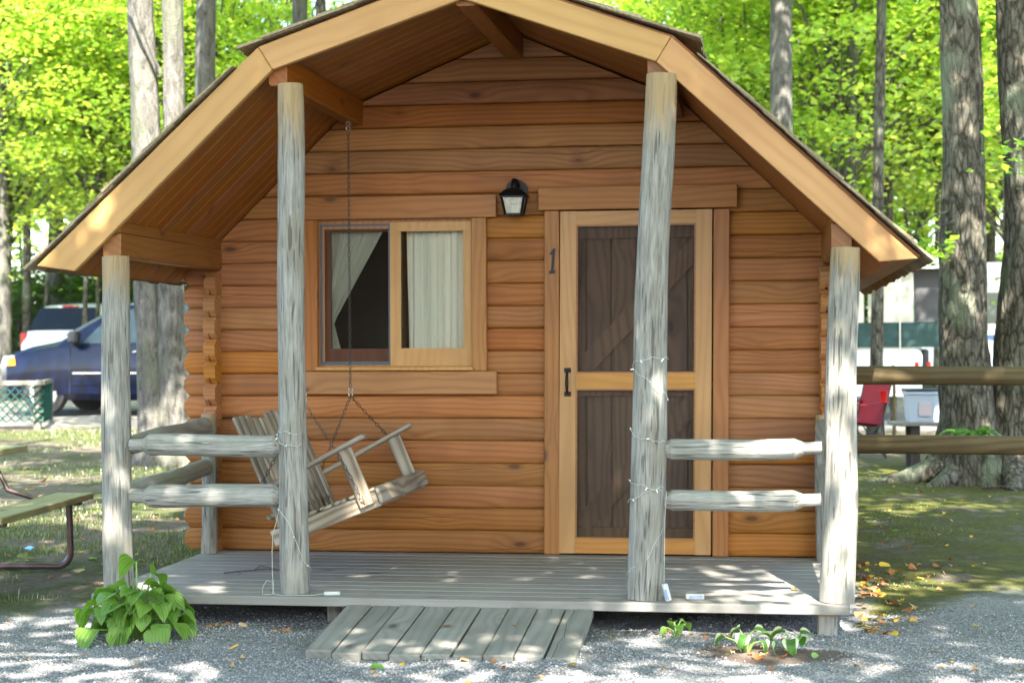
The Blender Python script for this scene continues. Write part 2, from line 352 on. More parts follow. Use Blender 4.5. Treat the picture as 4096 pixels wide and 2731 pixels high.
# side walls: logs run back and show bevelled ends beside the front wall
SP = [(-.002, 0.), (-.002, HC*.5), (-.002, HC-.004), (-.012, HC-.004), (-.075, HC-.004), (-.088, HC-.03), (-.092, HC*.5), (-.088, .03), (-.075, 0.), (-.052, 0.), (-.05, .011), (-.041, .011), (-.039, 0.), (-.012, 0.)]
def side_mesh(s):
    def ring(y, sz=1., sx=1.): return [((-.047+(x+.047)*sx)*s, y, HC/2+(z-HC/2)*sz) for x, z in SP]
    return MB().loft([ring(-.118, .55, .8), ring(-.094), ring(2.), ring(4.11)]).mesh('log', LOG, ang=.5)
for s, x0, nm in ((1, 0., 'side_wall_left'), (-1, 3.58, 'side_wall_right')):
    sw = MB().box(x0+s*.004, x0+s*.02, .1, 3.9, -.02, 1.68).build(nm, SASHB, cabin, smooth=False)
    me = side_mesh(s)
    for k in range(13): inst('log', me, sw, (x0+s*random.uniform(-.003, .003), random.uniform(-.006, .006), -.055+k*HC))

# roof -------------------------------------------------------------
YF, YB = -1.70, 4.30
FL = [(-.436, 1.653), (-.228, 1.625), (.823, 2.63), (1.80, 2.957), (2.757, 2.618), (3.822, 1.628), (4.006, 1.640), (2.832, 2.737), (1.80, 3.106), (.750, 2.747)]
RTOP = [(-.445, 1.655), (.745, 2.760), (1.80, 3.124), (2.84, 2.750), (4.02, 1.655)]
def under(x, o=.0): return soff(x)+o
rb = MB()
UND = [(4.02, 1.63), (3.88, 1.628), (2.79, 2.672), (1.80, 3.088), (.81, 2.672), (-.29, 1.628), (-.445, 1.63)]
rb.prism([(x, z-.001) for x, z in RTOP]+[(x, z+.022) for x, z in UND], YF+.004, YB)
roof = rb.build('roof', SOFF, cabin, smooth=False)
def board_quad(p, q, y0, y1, th, g=.0):       # plank lying under the line p->q (XZ), between y0 and y1
    (xa, za), (xb, zb) = p, q; L = math.hypot(xb-xa, zb-za); nxx, nzz = (zb-za)/L, -(xb-xa)/L
    if nzz > 0: nxx, nzz = -nxx, -nzz
    b = .006; o = Vector((xa, y0, za)); u = Vector(((xb-xa)/L, 0, (zb-za)/L)); n = Vector((nxx, 0, nzz)); W = y1-y0
    sec = [(0, 0), (W, 0), (W, th-b), (W-b, th), (b, th), (0, th-b)]
    return MB().loft([[u*t+Vector((0, s, 0))+n*h for s, h in sec] for t in (0, L)]), (xa, y0, za), math.atan2(zb-za, xb-xa)
S0 = [(-.285, 1.634), (.807, 2.690)], [(.800, 2.694), (1.797, 3.107)], [(1.803, 3.107), (2.800, 2.694)], [(2.793, 2.690), (3.875, 1.634)]
for p, q in S0:
    n = 13; bw = (0.-YF)/n
    for i in range(n):
        mb, loc, ang = board_quad(p, q, YF+i*bw+.0008, YF+(i+1)*bw-.0008, .017)
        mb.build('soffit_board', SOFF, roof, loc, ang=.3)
# fascia boards, mitred at the breaks, real thickness in front of the roof boards
for poly, nm in (([FL[0], FL[1], FL[2], FL[9]], 0), ([FL[9], FL[2], FL[3], FL[8]], 1), ([FL[8], FL[3], FL[4], FL[7]], 2), ([FL[7], FL[4], FL[5], FL[6]], 3)):
    c = (sum(p[0] for p in poly)/4, sum(p[1] for p in poly)/4); a = [-1, 1, 1, -1][nm]
    sh = [(c[0]+(x-c[0])*.9985, c[1]+(z-c[1])*.9985) for x, z in poly]
    th = math.atan2(poly[2][1]-poly[1][1], poly[2][0]-poly[1][0]); ca, sa = math.cos(-th), math.sin(-th)
    loc2 = [((x-c[0])*ca-(z-c[1])*sa, (x-c[0])*sa+(z-c[1])*ca) for x, z in sh]
    o = MB().prism(loc2, -.042, 0.).build('fascia_board', FASC, roof, (c[0], YF+.002+.0006*nm, c[1]), (0, -th, 0), smooth=False)
    bv = o.modifiers.new('bevel', 'BEVEL'); bv.width = .004; bv.segments = 1
# back gable trim boards (same boards at the rear edge)
MB().prism([FL[0], FL[1], FL[2], FL[3], FL[4], FL[5], FL[6], FL[7], FL[8], FL[9]], YB-.002, YB+.035).build('rear_fascia', FASC, roof, smooth=False)
# cedar shakes
shk_me = []
rs = random.Random(3)
def shake(w, L, th):
    mb = MB(); n = 3; top = []; r = [[], []]
    pts = [(0, 0), (w, 0)]
    rings = []
    for t in (0, .5, 1):
        z = th*(1-t)*.9+.003
        rings.append([(t*L*-1, 0, 0), (t*L*-1, w, 0), (t*L*-1+rs.uniform(-.004, .004), w, z+rs.uniform(-.002, .002)), (t*L*-1+rs.uniform(-.004, .004), w*.5, z+rs.uniform(-.003, .002)), (t*L*-1, 0, z)])
    return mb.loft(rings)
for i in range(6): shk_me.append(shake([.09, .11, .13, .15, .17, .12][i], .36, rs.uniform(.009, .014)).mesh('shingle', SHK, smooth=False))
WID = [.09, .11, .13, .15, .17, .12]
field = MB(); flat = [([v.co.copy() for v in m_.vertices], [tuple(p.vertices) for p in m_.polygons]) for m_ in shk_me]
def shakes(p, q, start, exp, cnt):          # courses from eave p up to q
    (xa, za), (xb, zb) = p, q; L = math.hypot(xb-xa, zb-za); ux, uz = (xb-xa)/L, (zb-za)/L
    for c in range(cnt):
        t = start+c*exp
        if t > L: break
        y = YF-.062+rs.uniform(-.012, .012); first = 0
        tilt = R(1.3)
        while y < YB+.03:
            i = rs.randrange(6); w = WID[i]
            tt = t+rs.uniform(-.012, .008); off = rs.uniform(0, .003)
            # local +X points down the slope towards the eave
            pos = Vector((xa+ux*tt, y, za+uz*tt)); nz = Vector((-uz, 0, ux)) if ux > 0 else Vector((uz, 0, -ux))
            pos += nz*(.006+off)
            ex = Vector((-ux, 0, -uz)); ex = (ex*math.cos(tilt)+nz*math.sin(tilt)); ey = Vector((0, 1, 0)); ez = ex.cross(ey)
            if ez.z < 0: ez = -ez
            # butt end sits at the bottom
            M = Matrix((ex, ey, ez)).transposed().to_4x4(); M.translation = pos
            if first < 2:
                o = inst('shingle', shk_me[i], roof)
                o.location, o.rotation_euler = M.translation, M.to_euler()
                if (ex.cross(ey)).dot(ez) < 0:
                    o.rotation_euler = Matrix((ex, -ey, ez)).transposed().to_euler(); o.location = pos+ey*w
                first += 1
            else:
                vs_, fs_ = flat[i]; field.add([M @ v for v in vs_], fs_)
            y += w+rs.uniform(.003, .009)
shakes((-.50, 1.614), (.76, 2.780), .02, .145, 9)
shakes((4.085, 1.607), (2.825, 2.773), .02, .145, 9)
shakes((.62, 2.722), (1.80, 3.130), .02, .15, 8)
shakes((2.985, 2.712), (1.80, 3.130), .02, .15, 8)
fo = field.build('shingle_field', SHK, roof, smooth=False); fo['kind'] = 'stuff'
MB().prism([(1.70, 3.115), (1.80, 3.155), (1.90, 3.115), (1.90, 3.13), (1.80, 3.175), (1.70, 3.13)], YF-.05, YB+.03).build('ridge_cap', SHK, roof, smooth=False)

# purlins
def beam(x0, x1, z0, z1, y0=-1.69, y1=.0):
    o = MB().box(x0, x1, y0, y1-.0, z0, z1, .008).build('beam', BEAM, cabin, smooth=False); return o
def beamp(poly):                   # beam with its top cut to the roof slope, a bevel along the lower edges
    return MB().prism(poly, -1.692, .055).build('beam', BEAM, cabin, smooth=False)
beamp([(1.757, 2.937), (1.767, 2.929), (1.851, 2.929), (1.861, 2.937), (1.861, 3.062), (1.805, 3.085), (1.757, 3.066)])
beamp([(.792, 2.566), (.802, 2.556), (.878, 2.556), (.888, 2.566), (.888, 2.700), (.806, 2.667), (.792, 2.653)])
beamp([(2.712, 2.566), (2.722, 2.556), (2.798, 2.556), (2.808, 2.566), (2.808, 2.653), (2.794, 2.667), (2.712, 2.700)])
beamp([(-.092, 1.708), (-.082, 1.697), (-.006, 1.697), (.004, 1.708), (.004, 1.820), (-.092, 1.790)])
beamp([(-.086, 1.799), (.0, 1.824), (.0, 1.878), (-.086, 1.793)])
beamp([(3.598, 1.708), (3.608, 1.697), (3.684, 1.697), (3.694, 1.708), (3.694, 1.790), (3.598, 1.820)])
beamp([(3.602, 1.824), (3.688, 1.799), (3.688, 1.793), (3.602, 1.878)])

# porch deck -----------------------------------------------------------
DX0, DX1, DY0 = -.075, 3.672, -1.905
dk = MB().box(DX0+.03, DX1-.03, DY0+.75, DY0+.79, -.135, -.047).box(DX0+.03, DX1-.03, -.12, -.08, -.135, -.047)
for x in (.03, .9, 1.8, 2.7, 3.60): dk.box(x-.019, x+.019, DY0+.792, -.122, -.132, -.047)
deck = dk.build('porch_deck', DECK, cabin, smooth=False)
n = 13; y = DY0
for i in range(n):
    wd = .1405 if i else .150
    x0, x1 = DX0+random.uniform(-.006, .006), DX1+random.uniform(-.004, .006)
    MB().box(0, x1-x0, 0, wd-.005, 0, .044, .004).build('deck_board', DECK, deck, (x0, y, -.045+random.uniform(-.001, .001)), smooth=False)
    y += wd+.0035
for x, y in ((3.564, -1.80), (1.12, -1.60), (.10, -1.70)):
    g = gz(x, y); MB().box(-.048, .048, -.05, .05, g-.05, -.0465, .004).build('footing_block', GREYZ, cabin, (x, y, 0), smooth=False)
# posts ----------------------------------------------------------------
def post(pb, pt, rbm, rtm, seed, wav=.006, name='post'):
    r_ = random.Random(seed); pb, pt = Vector(pb), Vector(pt); H = (pt-pb).length; n = 26; sd_ = 22; rings = []
    ph = [r_.uniform(0, 6.28) for _ in range(8)]
    for i in range(n+1):
        t = i/n; c = Vector((wav*math.sin(t*5.2+ph[0])+.4*wav*math.sin(t*11+ph[1]), wav*.5*math.sin(t*4+ph[2]), t*H))
        if i == 0 or i == n: c.x = c.x
        rr = rbm+(rtm-rbm)*t
        rr *= 1+.018*math.sin(t*9+ph[3])+.012*math.sin(t*23+ph[4])
        if i in (0, n): rr *= .985
        rings.append([c+Vector((math.cos(a), math.sin(a), 0))*rr*(1+.016*math.sin(3*a+ph[5]+t*3)+.01*math.sin(7*a+ph[6]+t*1.3)+r_.uniform(-.006, .006)) for a in [2*math.pi*j/sd_ for j in range(sd_)]])
    mb = MB().loft(rings)
    d = (pt-pb); rot = (-math.asin(max(-1, min(1, d.y/H))), math.asin(max(-1, min(1, d.x/H))), 0)
    return mb.build(name, GREYZ, cabin, pb, rot, ang=1.0)
post((.021, -1.78, .0), (-.022, -1.72, 1.698), .078, .070, 11)
post((.943, -1.77, .0), (.905, -1.72, 2.556), .0725, .066, 12)
post((2.684, -1.77, .0), (2.779, -1.72, 2.556), .088, .076, 13, .008)
post((3.610, -1.76, .0), (3.667, -1.72, 1.698), .085, .070, 14)
post((-.022, -.205, .0), (-.018, -.205, .832), .047, .045, 15, .003, 'short_post')
post((3.602, -.20, .0), (3.596, -.20, .832), .047, .045, 16, .003, 'short_post')
# rails with pencil-pointed tenon ends
def rail(a, b, r, mat, seed, ta=.065, tb=.065, shoulder=.03):
    r_ = random.Random(seed); a, b = Vector(a), Vector(b); L = (b-a).length; sd_ = 16
    prof = [(0, r*.60), (ta, r*.62), (ta+.006, r*.68), (ta+.006+shoulder, r*1.0)]
    n = 10; s, e = ta+shoulder+.006, L-tb-shoulder-.006
    prof += [(s+(e-s)*i/n, r*(1+r_.uniform(-.025, .03))) for i in range(1, n)]
    prof += [(e, r), (L-tb-.006, r*.68), (L-tb, r*.62), (L, r*.60)]
    ph = r_.uniform(0, 6)
    rings = [[(t, rr*math.cos(q)*(1+.03*math.sin(2*q+ph)+r_.uniform(-.012, .012)), rr*math.sin(q)*(1+.03*math.sin(3*q+ph))+(.004*math.sin(t*7+ph))) for q in [2*math.pi*j/sd_ for j in range(sd_)]] for t, rr in prof]
    d = b-a
    if mat is GREYY:   # modelled along local Y
        rings = [[(-y, t, z) for t, y, z in g] for g in rings]
        rot = (math.atan2(d.z, math.hypot(d.x, d.y)), 0, math.atan2(-d.x, d.y))
    else: rot = (0, -math.atan2(d.z, math.hypot(d.x, d.y)), math.atan2(d.y, d.x))
    return MB().loft(rings).build('rail', mat, cabin, a, rot, ang=.35)
rail((.075, -1.755, .737), (.885, -1.755, .738), .056, GREYX, 1, .07, .015, .03)
rail((.075, -1.755, .480), (.885, -1.755, .481), .058, GREYX, 2, .07, .015, .03)
rail((2.762, -1.755, .722), (3.545, -1.755, .735), .051, GREYX, 3, .018, .085, .04)
rail((2.762, -1.755, .475), (3.540, -1.755, .485), .051, GREYX, 4, .018, .085, .04)
rail((.012, -1.69, .725), (-.02, -.235, .765), .050, GREYY, 5, .03, .02)
rail((.012, -1.69, .475), (-.02, -.235, .515), .050, GREYY, 6, .03, .02)
rail((3.612, -1.69, .725), (3.60, -.235, .765), .050, GREYY, 7, .03, .02)
rail((3.612, -1.69, .475), (3.60, -.235, .515), .050, GREYY, 8, .03, .02)

# window ----------------------------------------------------------------
BLACK = paint('black_iron', (.012, .012, .013), .45, .6, bump=.2)
GUN = paint('dark_grey_aluminium', (.06, .066, .072), .4, .5)
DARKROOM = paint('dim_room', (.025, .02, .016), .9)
def glass_mat(name, tint, refl, fm=.9):
    N = NT(name); fr = N.n('ShaderNodeFresnel', {'IOR': 1.5}).outputs[0]
    f = N.m('ADD', N.m('MULTIPLY', fr, fm), refl, clamp=True)
    tr = N.n('ShaderNodeBsdfTransparent', {'Color': (*tint, 1)}); gl = N.n('ShaderNodeBsdfGlossy', {'Color': (1, 1, 1, 1), 'Roughness': .02})
    mx = N.n('ShaderNodeMixShader', {0: f, 1: tr.outputs[0], 2: gl.outputs[0]}); N.t.links.new(mx.outputs[0], N.out.inputs[0]); return N.mat
GLASS = glass_mat('window_glass', (.92, .94, .93), .01)
GLASS2 = glass_mat('left_window_glass', (.9, .93, .92), .0, .6)
def screen_mat(name, op, col):
    N = NT(name); x, y, z = N.sep(N.tc())
    g = N.m('MAXIMUM', N.m('SINE', N.m('MULTIPLY', x, 6.283/.0042)), N.m('SINE', N.m('MULTIPLY', z, 6.283/.0042)))
    f = N.m('ADD', op, N.m('MULTIPLY', g, .12), clamp=True)
    tr = N.n('ShaderNodeBsdfTransparent'); df = N.n('ShaderNodeBsdfDiffuse', {'Color': (*col, 1)})
    mx = N.n('ShaderNodeMixShader', {0: f, 1: tr.outputs[0], 2: df.outputs[0]}); N.t.links.new(mx.outputs[0], N.out.inputs[0]); return N.mat
SCREEN = screen_mat('insect_screen', .26, (.04, .04, .038))
SCREEN2 = screen_mat('window_screen', .12, (.02, .02, .02))
wn = MB().box(.60, .645, -.012, .065, 1.108, 2.03).box(1.52, 1.566, -.012, .065, 1.108, 2.03).box(.645, 1.52, -.012, .065, 1.935, 2.03).box(.645, 1.52, -.012, .065, 1.108, 1.13).build('window', TRIMV, cabin, smooth=False)
def board(name, x0, x1, y0, y1, z0, z1, mat, par, b=.004):
    return MB().box(0, x1-x0, 0, y1-y0, 0, z1-z0, b).build(name, mat, par, (x0, y0, z0), smooth=False)
board('trim_board', .463, 1.703, -.068, -.030, 1.992, 2.126, TRIM, wn)
board('trim_board', .463, 1.700, -.068, -.030, .945, 1.082, TRIM, wn)
board('trim_board', .522, .612, -.062, -.028, 1.083, 1.991, TRIMV, wn)
board('trim_board', 1.551, 1.641, -.062, -.028, 1.083, 1.991, TRIMV, wn)
board('sill', .605, 1.560, -.085, -.012, 1.086, 1.110, SASH, wn)
def frame4(name, x0, x1, z0, z1, y0, y1, wl, wr, wb, wt, mat, par):
    return MB().box(x0, x0+wl, y0, y1, z0, z1).box(x1-wr, x1, y0, y1, z0, z1).box(x0+wl, x1-wr, y0+.001, y1, z0, z0+wb).box(x0+wl, x1-wr, y0+.001, y1, z1-wt, z1).build(name, mat, par, smooth=False)
s1 = frame4('sliding_sash', .634, 1.050, 1.132, 1.955, .012, .040, .042, .012, .085, .035, SASHB, wn)
MB().box(.676, 1.038, .024, .027, 1.217, 1.920).build('pane', GLASS2, s1, smooth=False)
s2 = frame4('fixed_sash', 1.050, 1.545, 1.112, 1.972, -.020, .030, .062, .046, .105, .050, SASH, wn)
frame4('glazing_bead', 1.108, 1.503, 1.211, 1.926, -.026, -.0195, .008, .008, .008, .008, SASH, wn)
MB().box(1.112, 1.499, .000, .003, 1.217, 1.922).build('pane', GLASS, s2, smooth=False)
sc = frame4('screen_frame', .618, 1.049, 1.120, 1.966, -.016, .002, .013, .011, .020, .013, GUN, wn)
MB().box(.631, 1.038, -.008, -.0075, 1.140, 1.953).build('screen', SCREEN2, sc, smooth=False)
# trims and doors ---------------------------------------------------------
dr = board('door_trim', 1.952, 3.119, -.072, -.030, 2.028, 2.163, TRIM, cabin)
MB().box(0, .09, 0, .034, 0, 2.022, .004).build('jamb', TRIMV, cabin, (1.978, -.064, .003), (0, R(.28), 0), smooth=False)
MB().box(0, .092, 0, .034, 0, 2.018, .004).build('jamb', TRIMV, cabin, (2.964, -.064, .003), (0, R(.5), 0), smooth=False)
def skx(z): return .018*(z/2.0)            # the old door hangs slightly out of square
sdm = MB()
def sbox(mb, x0, x1, y0, y1, z0, z1):
    return mb.add([(x+skx(z), y, z) for x in (x0, x1) for y in (y0, y1) for z in (z0, z1)], [(0, 1, 3, 2), (4, 6, 7, 5), (0, 4, 5, 1), (2, 3, 7, 6), (0, 2, 6, 4), (1, 5, 7, 3)])
for a, b in ((2.066, 2.160), (2.862, 2.954)): sbox(sdm, a, b, -.060, -.026, .010, 2.020)
sd_o = sdm.build('screen_door', DOORW, cabin, smooth=False)
for nm, z0, z1 in (('bottom_rail', .0115, .095), ('middle_rail', .978, 1.066), ('top_rail', 1.940, 2.0185)):
    sbox(MB(), 2.1605, 2.8615, -.0595, -.0265, z0, z1).build(nm, DOORWX, sd_o, smooth=False)
for z0, z1 in ((.095, .978), (1.066, 1.940)):
    mo = MB()
    sbox(mo, 2.160, 2.170, -.052, -.034, z0, z1); sbox(mo, 2.852, 2.862, -.052, -.034, z0, z1); sbox(mo, 2.170, 2.852, -.052, -.034, z0, z0+.01); sbox(mo, 2.170, 2.852, -.052, -.034, z1-.01, z1)
    mo.build('moulding', TRIM, sd_o, smooth=False)
    sbox(MB(), 2.1695, 2.8525, -.0425, -.0420, z0+.009, z1-.009).build('screen', SCREEN, sd_o, smooth=False)
hb = MB().box(2.103, 2.143, -.068, -.0605, 1.072, 1.100, .003).box(2.103, 2.143, -.068, -.0605, .933, .960, .003)
hb.tube([(2.123, -.066, 1.085), (2.123, -.095, 1.075), (2.123, -.108, 1.045), (2.123, -.110, 1.016), (2.123, -.108, .988), (2.123, -.095, .958), (2.123, -.066, .947)], [.006, .007, .009, .0105, .009, .007, .006], 8)
hb.build('door_handle', BLACK, sd_o)
idr = MB().box(2.06, 2.985, .052, .060, .005, 2.03).build('plank_door', INNER, cabin, smooth=False)
for i in range(6):
    x0 = 2.075+i*.15; board('plank', x0, x0+.146, .032, .0515, .02, 2.01, INNER, idr, .006)
for z0, z1 in ((.06, .16), (.93, 1.08), (1.86, 1.96)): board('ledge', 2.10, 2.95, .008, .0315, z0, z1, INNER, idr, .004)
for a, b in (((2.19, .165), (2.88, .92)), ((2.20, 1.09), (2.92, 1.85))):
    d = Vector((b[0]-a[0], 0, b[1]-a[1])); n_ = Vector((-d.z, 0, d.x)).normalized()*.055
    A, B = Vector((a[0], 0, a[1])), Vector((b[0], 0, b[1]))
    MB().loft([[(p.x, yy, p.z) for p in (A+n_, A-n_, B-n_, B+n_)] for yy in (.006, .031)]).build('brace', INNER, idr, smooth=False)
# room behind the window, its dimness put into a near-black colour
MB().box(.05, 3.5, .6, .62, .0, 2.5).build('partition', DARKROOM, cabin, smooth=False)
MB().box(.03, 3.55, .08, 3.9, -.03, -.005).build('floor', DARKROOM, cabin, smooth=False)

# curtains (hang inside, things of their own)
CLOTH = NT('cream_curtain_cloth'); wv = CLOTH.noise(CLOTH.tc(), 300., 2.)
df = CLOTH.n('ShaderNodeBsdfDiffuse', {'Color': CLOTH.mix(CLOTH.m('MULTIPLY', wv, .3), (.90, .84, .70), (.82, .75, .60))}); tl = CLOTH.n('ShaderNodeBsdfTranslucent', {'Color': (.75, .72, .62, 1)})
CLOTH.t.links.new(CLOTH.n('ShaderNodeMixShader', {0: .12, 1: df.outputs[0], 2: tl.outputs[0]}).outputs[0], CLOTH.out.inputs[0]); CLOTH = CLOTH.mat
def curtain(label, fl, fr, y0, folds, z0=1.10, z1=2.02):
    nu, nv = 60, 24; vs_ = []
    for j in range(nv+1):
        z = z1+(z0-z1)*j/nv; t = (z1-z)/(z1-z0)
        for i in range(nu+1):
            u = i/nu; x = fl(t)+(fr(t)-fl(t))*u
            vs_.append((x, y0+.014*math.sin(u*folds*6.28+t*.8)+.007*math.sin(u*folds*2.7*6.28+2*t), z))
    fs_ = [(j*(nu+1)+i, j*(nu+1)+i+1, (j+1)*(nu+1)+i+1, (j+1)*(nu+1)+i) for j in range(nv) for i in range(nu)]
    o = MB().add(vs_, fs_).build('curtain', CLOTH, None, ang=3.)
    so = o.modifiers.new('thick', 'SOLIDIFY'); so.thickness = .002
    tag(o, label, 'curtain', 'cream curtains behind the cabin window')
def tb(t):  # tie-back profile of the left curtain's right edge
    return 1.04-.36*min(1, t/.70) if t < .70 else .68+.07*((t-.70)/.30)
curtain('cream curtain pulled aside behind the dark screened left window half', lambda t: .60, lambda t: tb(t), .072, 5)
curtain('cream curtain hanging straight behind the clear right window half', lambda t: 1.135+.01*t, lambda t: 1.60, .062, 6)

# wall lantern -------------------------------------------------------------
lan = thing('wall_lantern', 'black iron wall lantern with rippled glass between window and door', 'lantern', (1.822, -.032, 1.995))
lan.scale = (1.2, 1.1, 1.06)
MB().loft([[(.055*math.cos(a), 0-d, .150+.055*math.sin(a)) for a in [6.283*j/20 for j in range(20)]] for d in (0, .008, .014)]).build('back_plate', BLACK, lan)
MB().tube([(0, -.01, .165), (0, -.05, .192), (0, -.085, .190), (0, -.105, .165), (0, -.105, .125)], [.016, .018, .018, .017, .016], 12).build('arm', BLACK, lan)
def sq(hw, z, y=-.105): return [(-hw, y-hw, z), (hw, y-hw, z), (hw, y+hw, z), (-hw, y+hw, z)]
MB().loft([sq(.020, .150), sq(.042, .138), sq(.066, .112), sq(.070, .108), sq(.066, .104)]).build('hood', BLACK, lan, smooth=False)
fr = MB()
for a, b in zip(sq(.056, .105), sq(.038, -.0)): fr.bar(a, b, .009, .009)
for k in range(4):
    q, q2 = sq(.038, .004), sq(.056, .100); fr.bar(q[k], q[(k+1) % 4], .009, .010); fr.bar(q2[k], q2[(k+1) % 4], .009, .010)
fr.build('cage', BLACK, lan, smooth=False)
N = NT('rippled_glass'); nn = N.noise(N.tc(), 60., 3.); N.pbsdf(Base_Color=N.mix(N.step(nn, .4, .6), (.85, .80, .62), (.62, .60, .52)), Roughness=.25, Normal=N.bump(nn, .8, .004), Transmission_Weight=.35)
MB().loft([sq(.052, .100), sq(.0355, .006)]).build('glass', N.mat, lan, smooth=False)
# house number
t = bpy.data.curves.new('n', 'FONT')
num = MB()
P1 = [(-.006, .0), (.030, .006), (.028, .020), (.018, .022), (.030, .150), (.020, .152), (-.004, .118), (.0, .112), (.012, .118), (.004, .022), (-.008, .016)]
num.loft([[(x-.012, y, z-.076) for x, z in P1] for y in (-.007, 0)])
tag(num.build('house_number', BLACK, None, (2.036, -.0645, 1.728), smooth=False), 'black metal numeral 1 on the door jamb', 'house number')
bpy.data.curves.remove(t)

# ramp ------------------------------------------------------------------
ramp = thing('ramp', 'short ramp of nine grey planks leading up to the porch', 'ramp', (1.24, -1.91, -.02))
ramp.rotation_euler = (0, 0, 0); sl = math.atan2(.085, .80)
W9 = [.128, .132, .126, .140, .130, .136, .134, .132, .136]; x = .0
for i, wd in enumerate(W9):
    L = .82+random.uniform(-.02, .02)
    MB().box(0, wd-.003, -L, 0, -.042, 0, .006).build('plank', RAMP, ramp, (x, 0, -.012+random.uniform(-.003, .003)), (sl, 0, random.uniform(-.006, .006)), smooth=False)
    x += wd+.003
# ------------------------------------------------------------------ PORCH SWING
swing = thing('porch_swing', 'weathered grey slatted porch swing hanging tilted at the left end of the porch', 'swing', (0, 0, 0))
CHAIN = paint('dark_chain_steel', (.07, .062, .055), .5, .8)
ZINC = paint('zinc_hook', (.42, .40, .34), .4, .9)
Y0, Y1 = -1.385, -.235                 # near and far ends
SF, SB = Vector((1.285, 0, .445)), Vector((.735, 0, .232))         # seat front / back (XZ) at the side board
su = (SF-SB).normalized(); sn = Vector((-su.z, 0, su.x))
BT = Vector((.505, 0, .868)); bu = (BT-Vector((.775, 0, .262))).normalized(); bn = Vector((bu.z, 0, -bu.x))
def sw_bar(name, a, b, w, h, up, mat=None, par=None):
    a, b = Vector(a), Vector(b); d = b-a; L = d.length; ux = d.normalized(); uz = Vector(up); uy = uz.cross(ux).normalized(); uz = ux.cross(uy)
    M = Matrix((ux, uy, uz)).transposed()
    o = MB().box(0, L, -w/2, w/2, -h/2, h/2, .006).build(name, mat or SWG, par or swing, a, M.to_euler(), smooth=False); return o
for y in (Y0, (Y0+Y1)/2, Y1):          # seat side boards and middle support
    sw_bar('seat_support', SB+Vector((0, y, 0))-su*.02, SF+Vector((0, y, 0)), .038, .086, sn)
for i in range(7):                     # seat slats along the length
    c = SB+su*(.06+i*.083)+sn*.053
    sw_bar('seat_slat', (c.x, Y0-.03, c.z), (c.x, Y1+.03, c.z), .066, .019, sn)
c = SF+su*.012+sn*.012; sw_bar('front_apron', (c.x, Y0-.035, c.z), (c.x, Y1+.035, c.z), .022, .085, sn)
for i in range(11):                    # back slats rise behind the seat
    y = Y0+.012+i*(Y1-Y0-.024)/10
    dz = .028 if i in (3, 4) else 0
    a = Vector((.770, y, .270)); b = a+bu*(.655-dz+random.uniform(-.006, .006))
    sw_bar('back_slat', a, b, .080, .017, bn, SWG)
for t in (.10, .50):
    c = Vector((.775, 0, .262))+bu*t-bn*.024
    sw_bar('back_rail', (c.x, Y0-.02, c.z), (c.x, Y1+.02, c.z), .026, .06, bn)
for y, s in ((Y0-.03, -1), (Y1+.03, 1)):
    a = Vector((.655, y, .472)); b = Vector((1.215, y, .770))
    sw_bar('armrest', a, b, .068, .026, Vector((-(b-a).z, 0, (b-a).x)))
    p = a+(b-a)*.80; q = SB+su*.50; q.y = y; sw_bar('arm_post', (p.x, y+.03*-s*0, p.z-.01), (q.x+.03, y, q.z-.01), .024, .082, (b-a).normalized())
    bo = MB().tube([(q.x+.005, y+s*.010, q.z+.02), (q.x+.005, y+s*.020, q.z+.02)], .009, 8); bo.tube([(a.x+.012, y+s*.012, a.z+.005), (a.x+.012, y+s*.02, a.z+.005)], .009, 8)
    bo.build('bolt', ZINC, swing)
def link_mesh(l, w, r):
    pts = [(0, w*math.cos(t), l*math.sin(t)*(1 if abs(math.sin(t)) < .99 else 1)) for t in [6.283*j/10 for j in range(10)]]
    mb = MB(); rings = []
    for i in range(11):
        p = Vector(pts[i % 10]); d = (Vector(pts[(i+1) % 10])-Vector(pts[(i-1) % 10])).normalized(); n1 = Vector((1, 0, 0)); n2 = d.cross(n1)
        rings.append([p+(n1*math.cos(a)+n2*math.sin(a))*r for a in (0, 1.571, 3.142, 4.712)])
    mb.loft(rings, cap=False); return mb
LK = link_mesh(.0165, .0075, .0022)
def chain(a, b, sag=.0):
    a, b = Vector(a), Vector(b); L = (b-a).length; n = max(2, int(L/.027)); mb = MB(); d = (b-a).normalized()
    q = d.to_track_quat('Z', 'Y').to_matrix()
    for i in range(n):
        c = a+(b-a)*((i+.5)/n); c.z -= sag*math.sin(math.pi*(i+.5)/n); rm = q @ Matrix.Rotation(1.571*(i % 2)+.2, 3, 'Z')
        mb.add([rm @ Vector(v)+c for v in LK.v], LK.f)
    return mb.build('chain', CHAIN, swing)
def s_hook(p):
    pts = [(0, .012*math.sin(t), .014+.012*math.cos(t)) for t in np.linspace(-2.2, 2.6, 10)][::-1]+[(0, -.012*math.sin(t), -.014-.012*math.cos(t)) for t in np.linspace(-2.6, 2.2, 10)]
    return MB().tube([Vector(p)+Vector((q[1], q[0], q[2])) for q in pts], .0035, 6).build('hook', ZINC, swing)
for y, ya, sx in ((-.29, Y1+.065, 0), (-1.33, Y0-.065, 0)):
    top = (.862, y, 2.553); hk = (.868, y+.01, .965)
    s_hook((.862, y, 2.520)); chain((.862, y, 2.492), (.868, y, .992)); s_hook(hk)
    if y > -1:
        chain((.868, y, .940), (1.105, ya, .660)); chain((1.105, ya, .660), (1.19, ya, .43)); chain((.868, y, .940), (.66, ya, .50))
    else:
        chain((.868, y, .940), (1.085, ya, .672)); chain((1.085, ya, .672), (1.225, ya, .418)); chain((.868, y, .940), (.66, ya, .49))

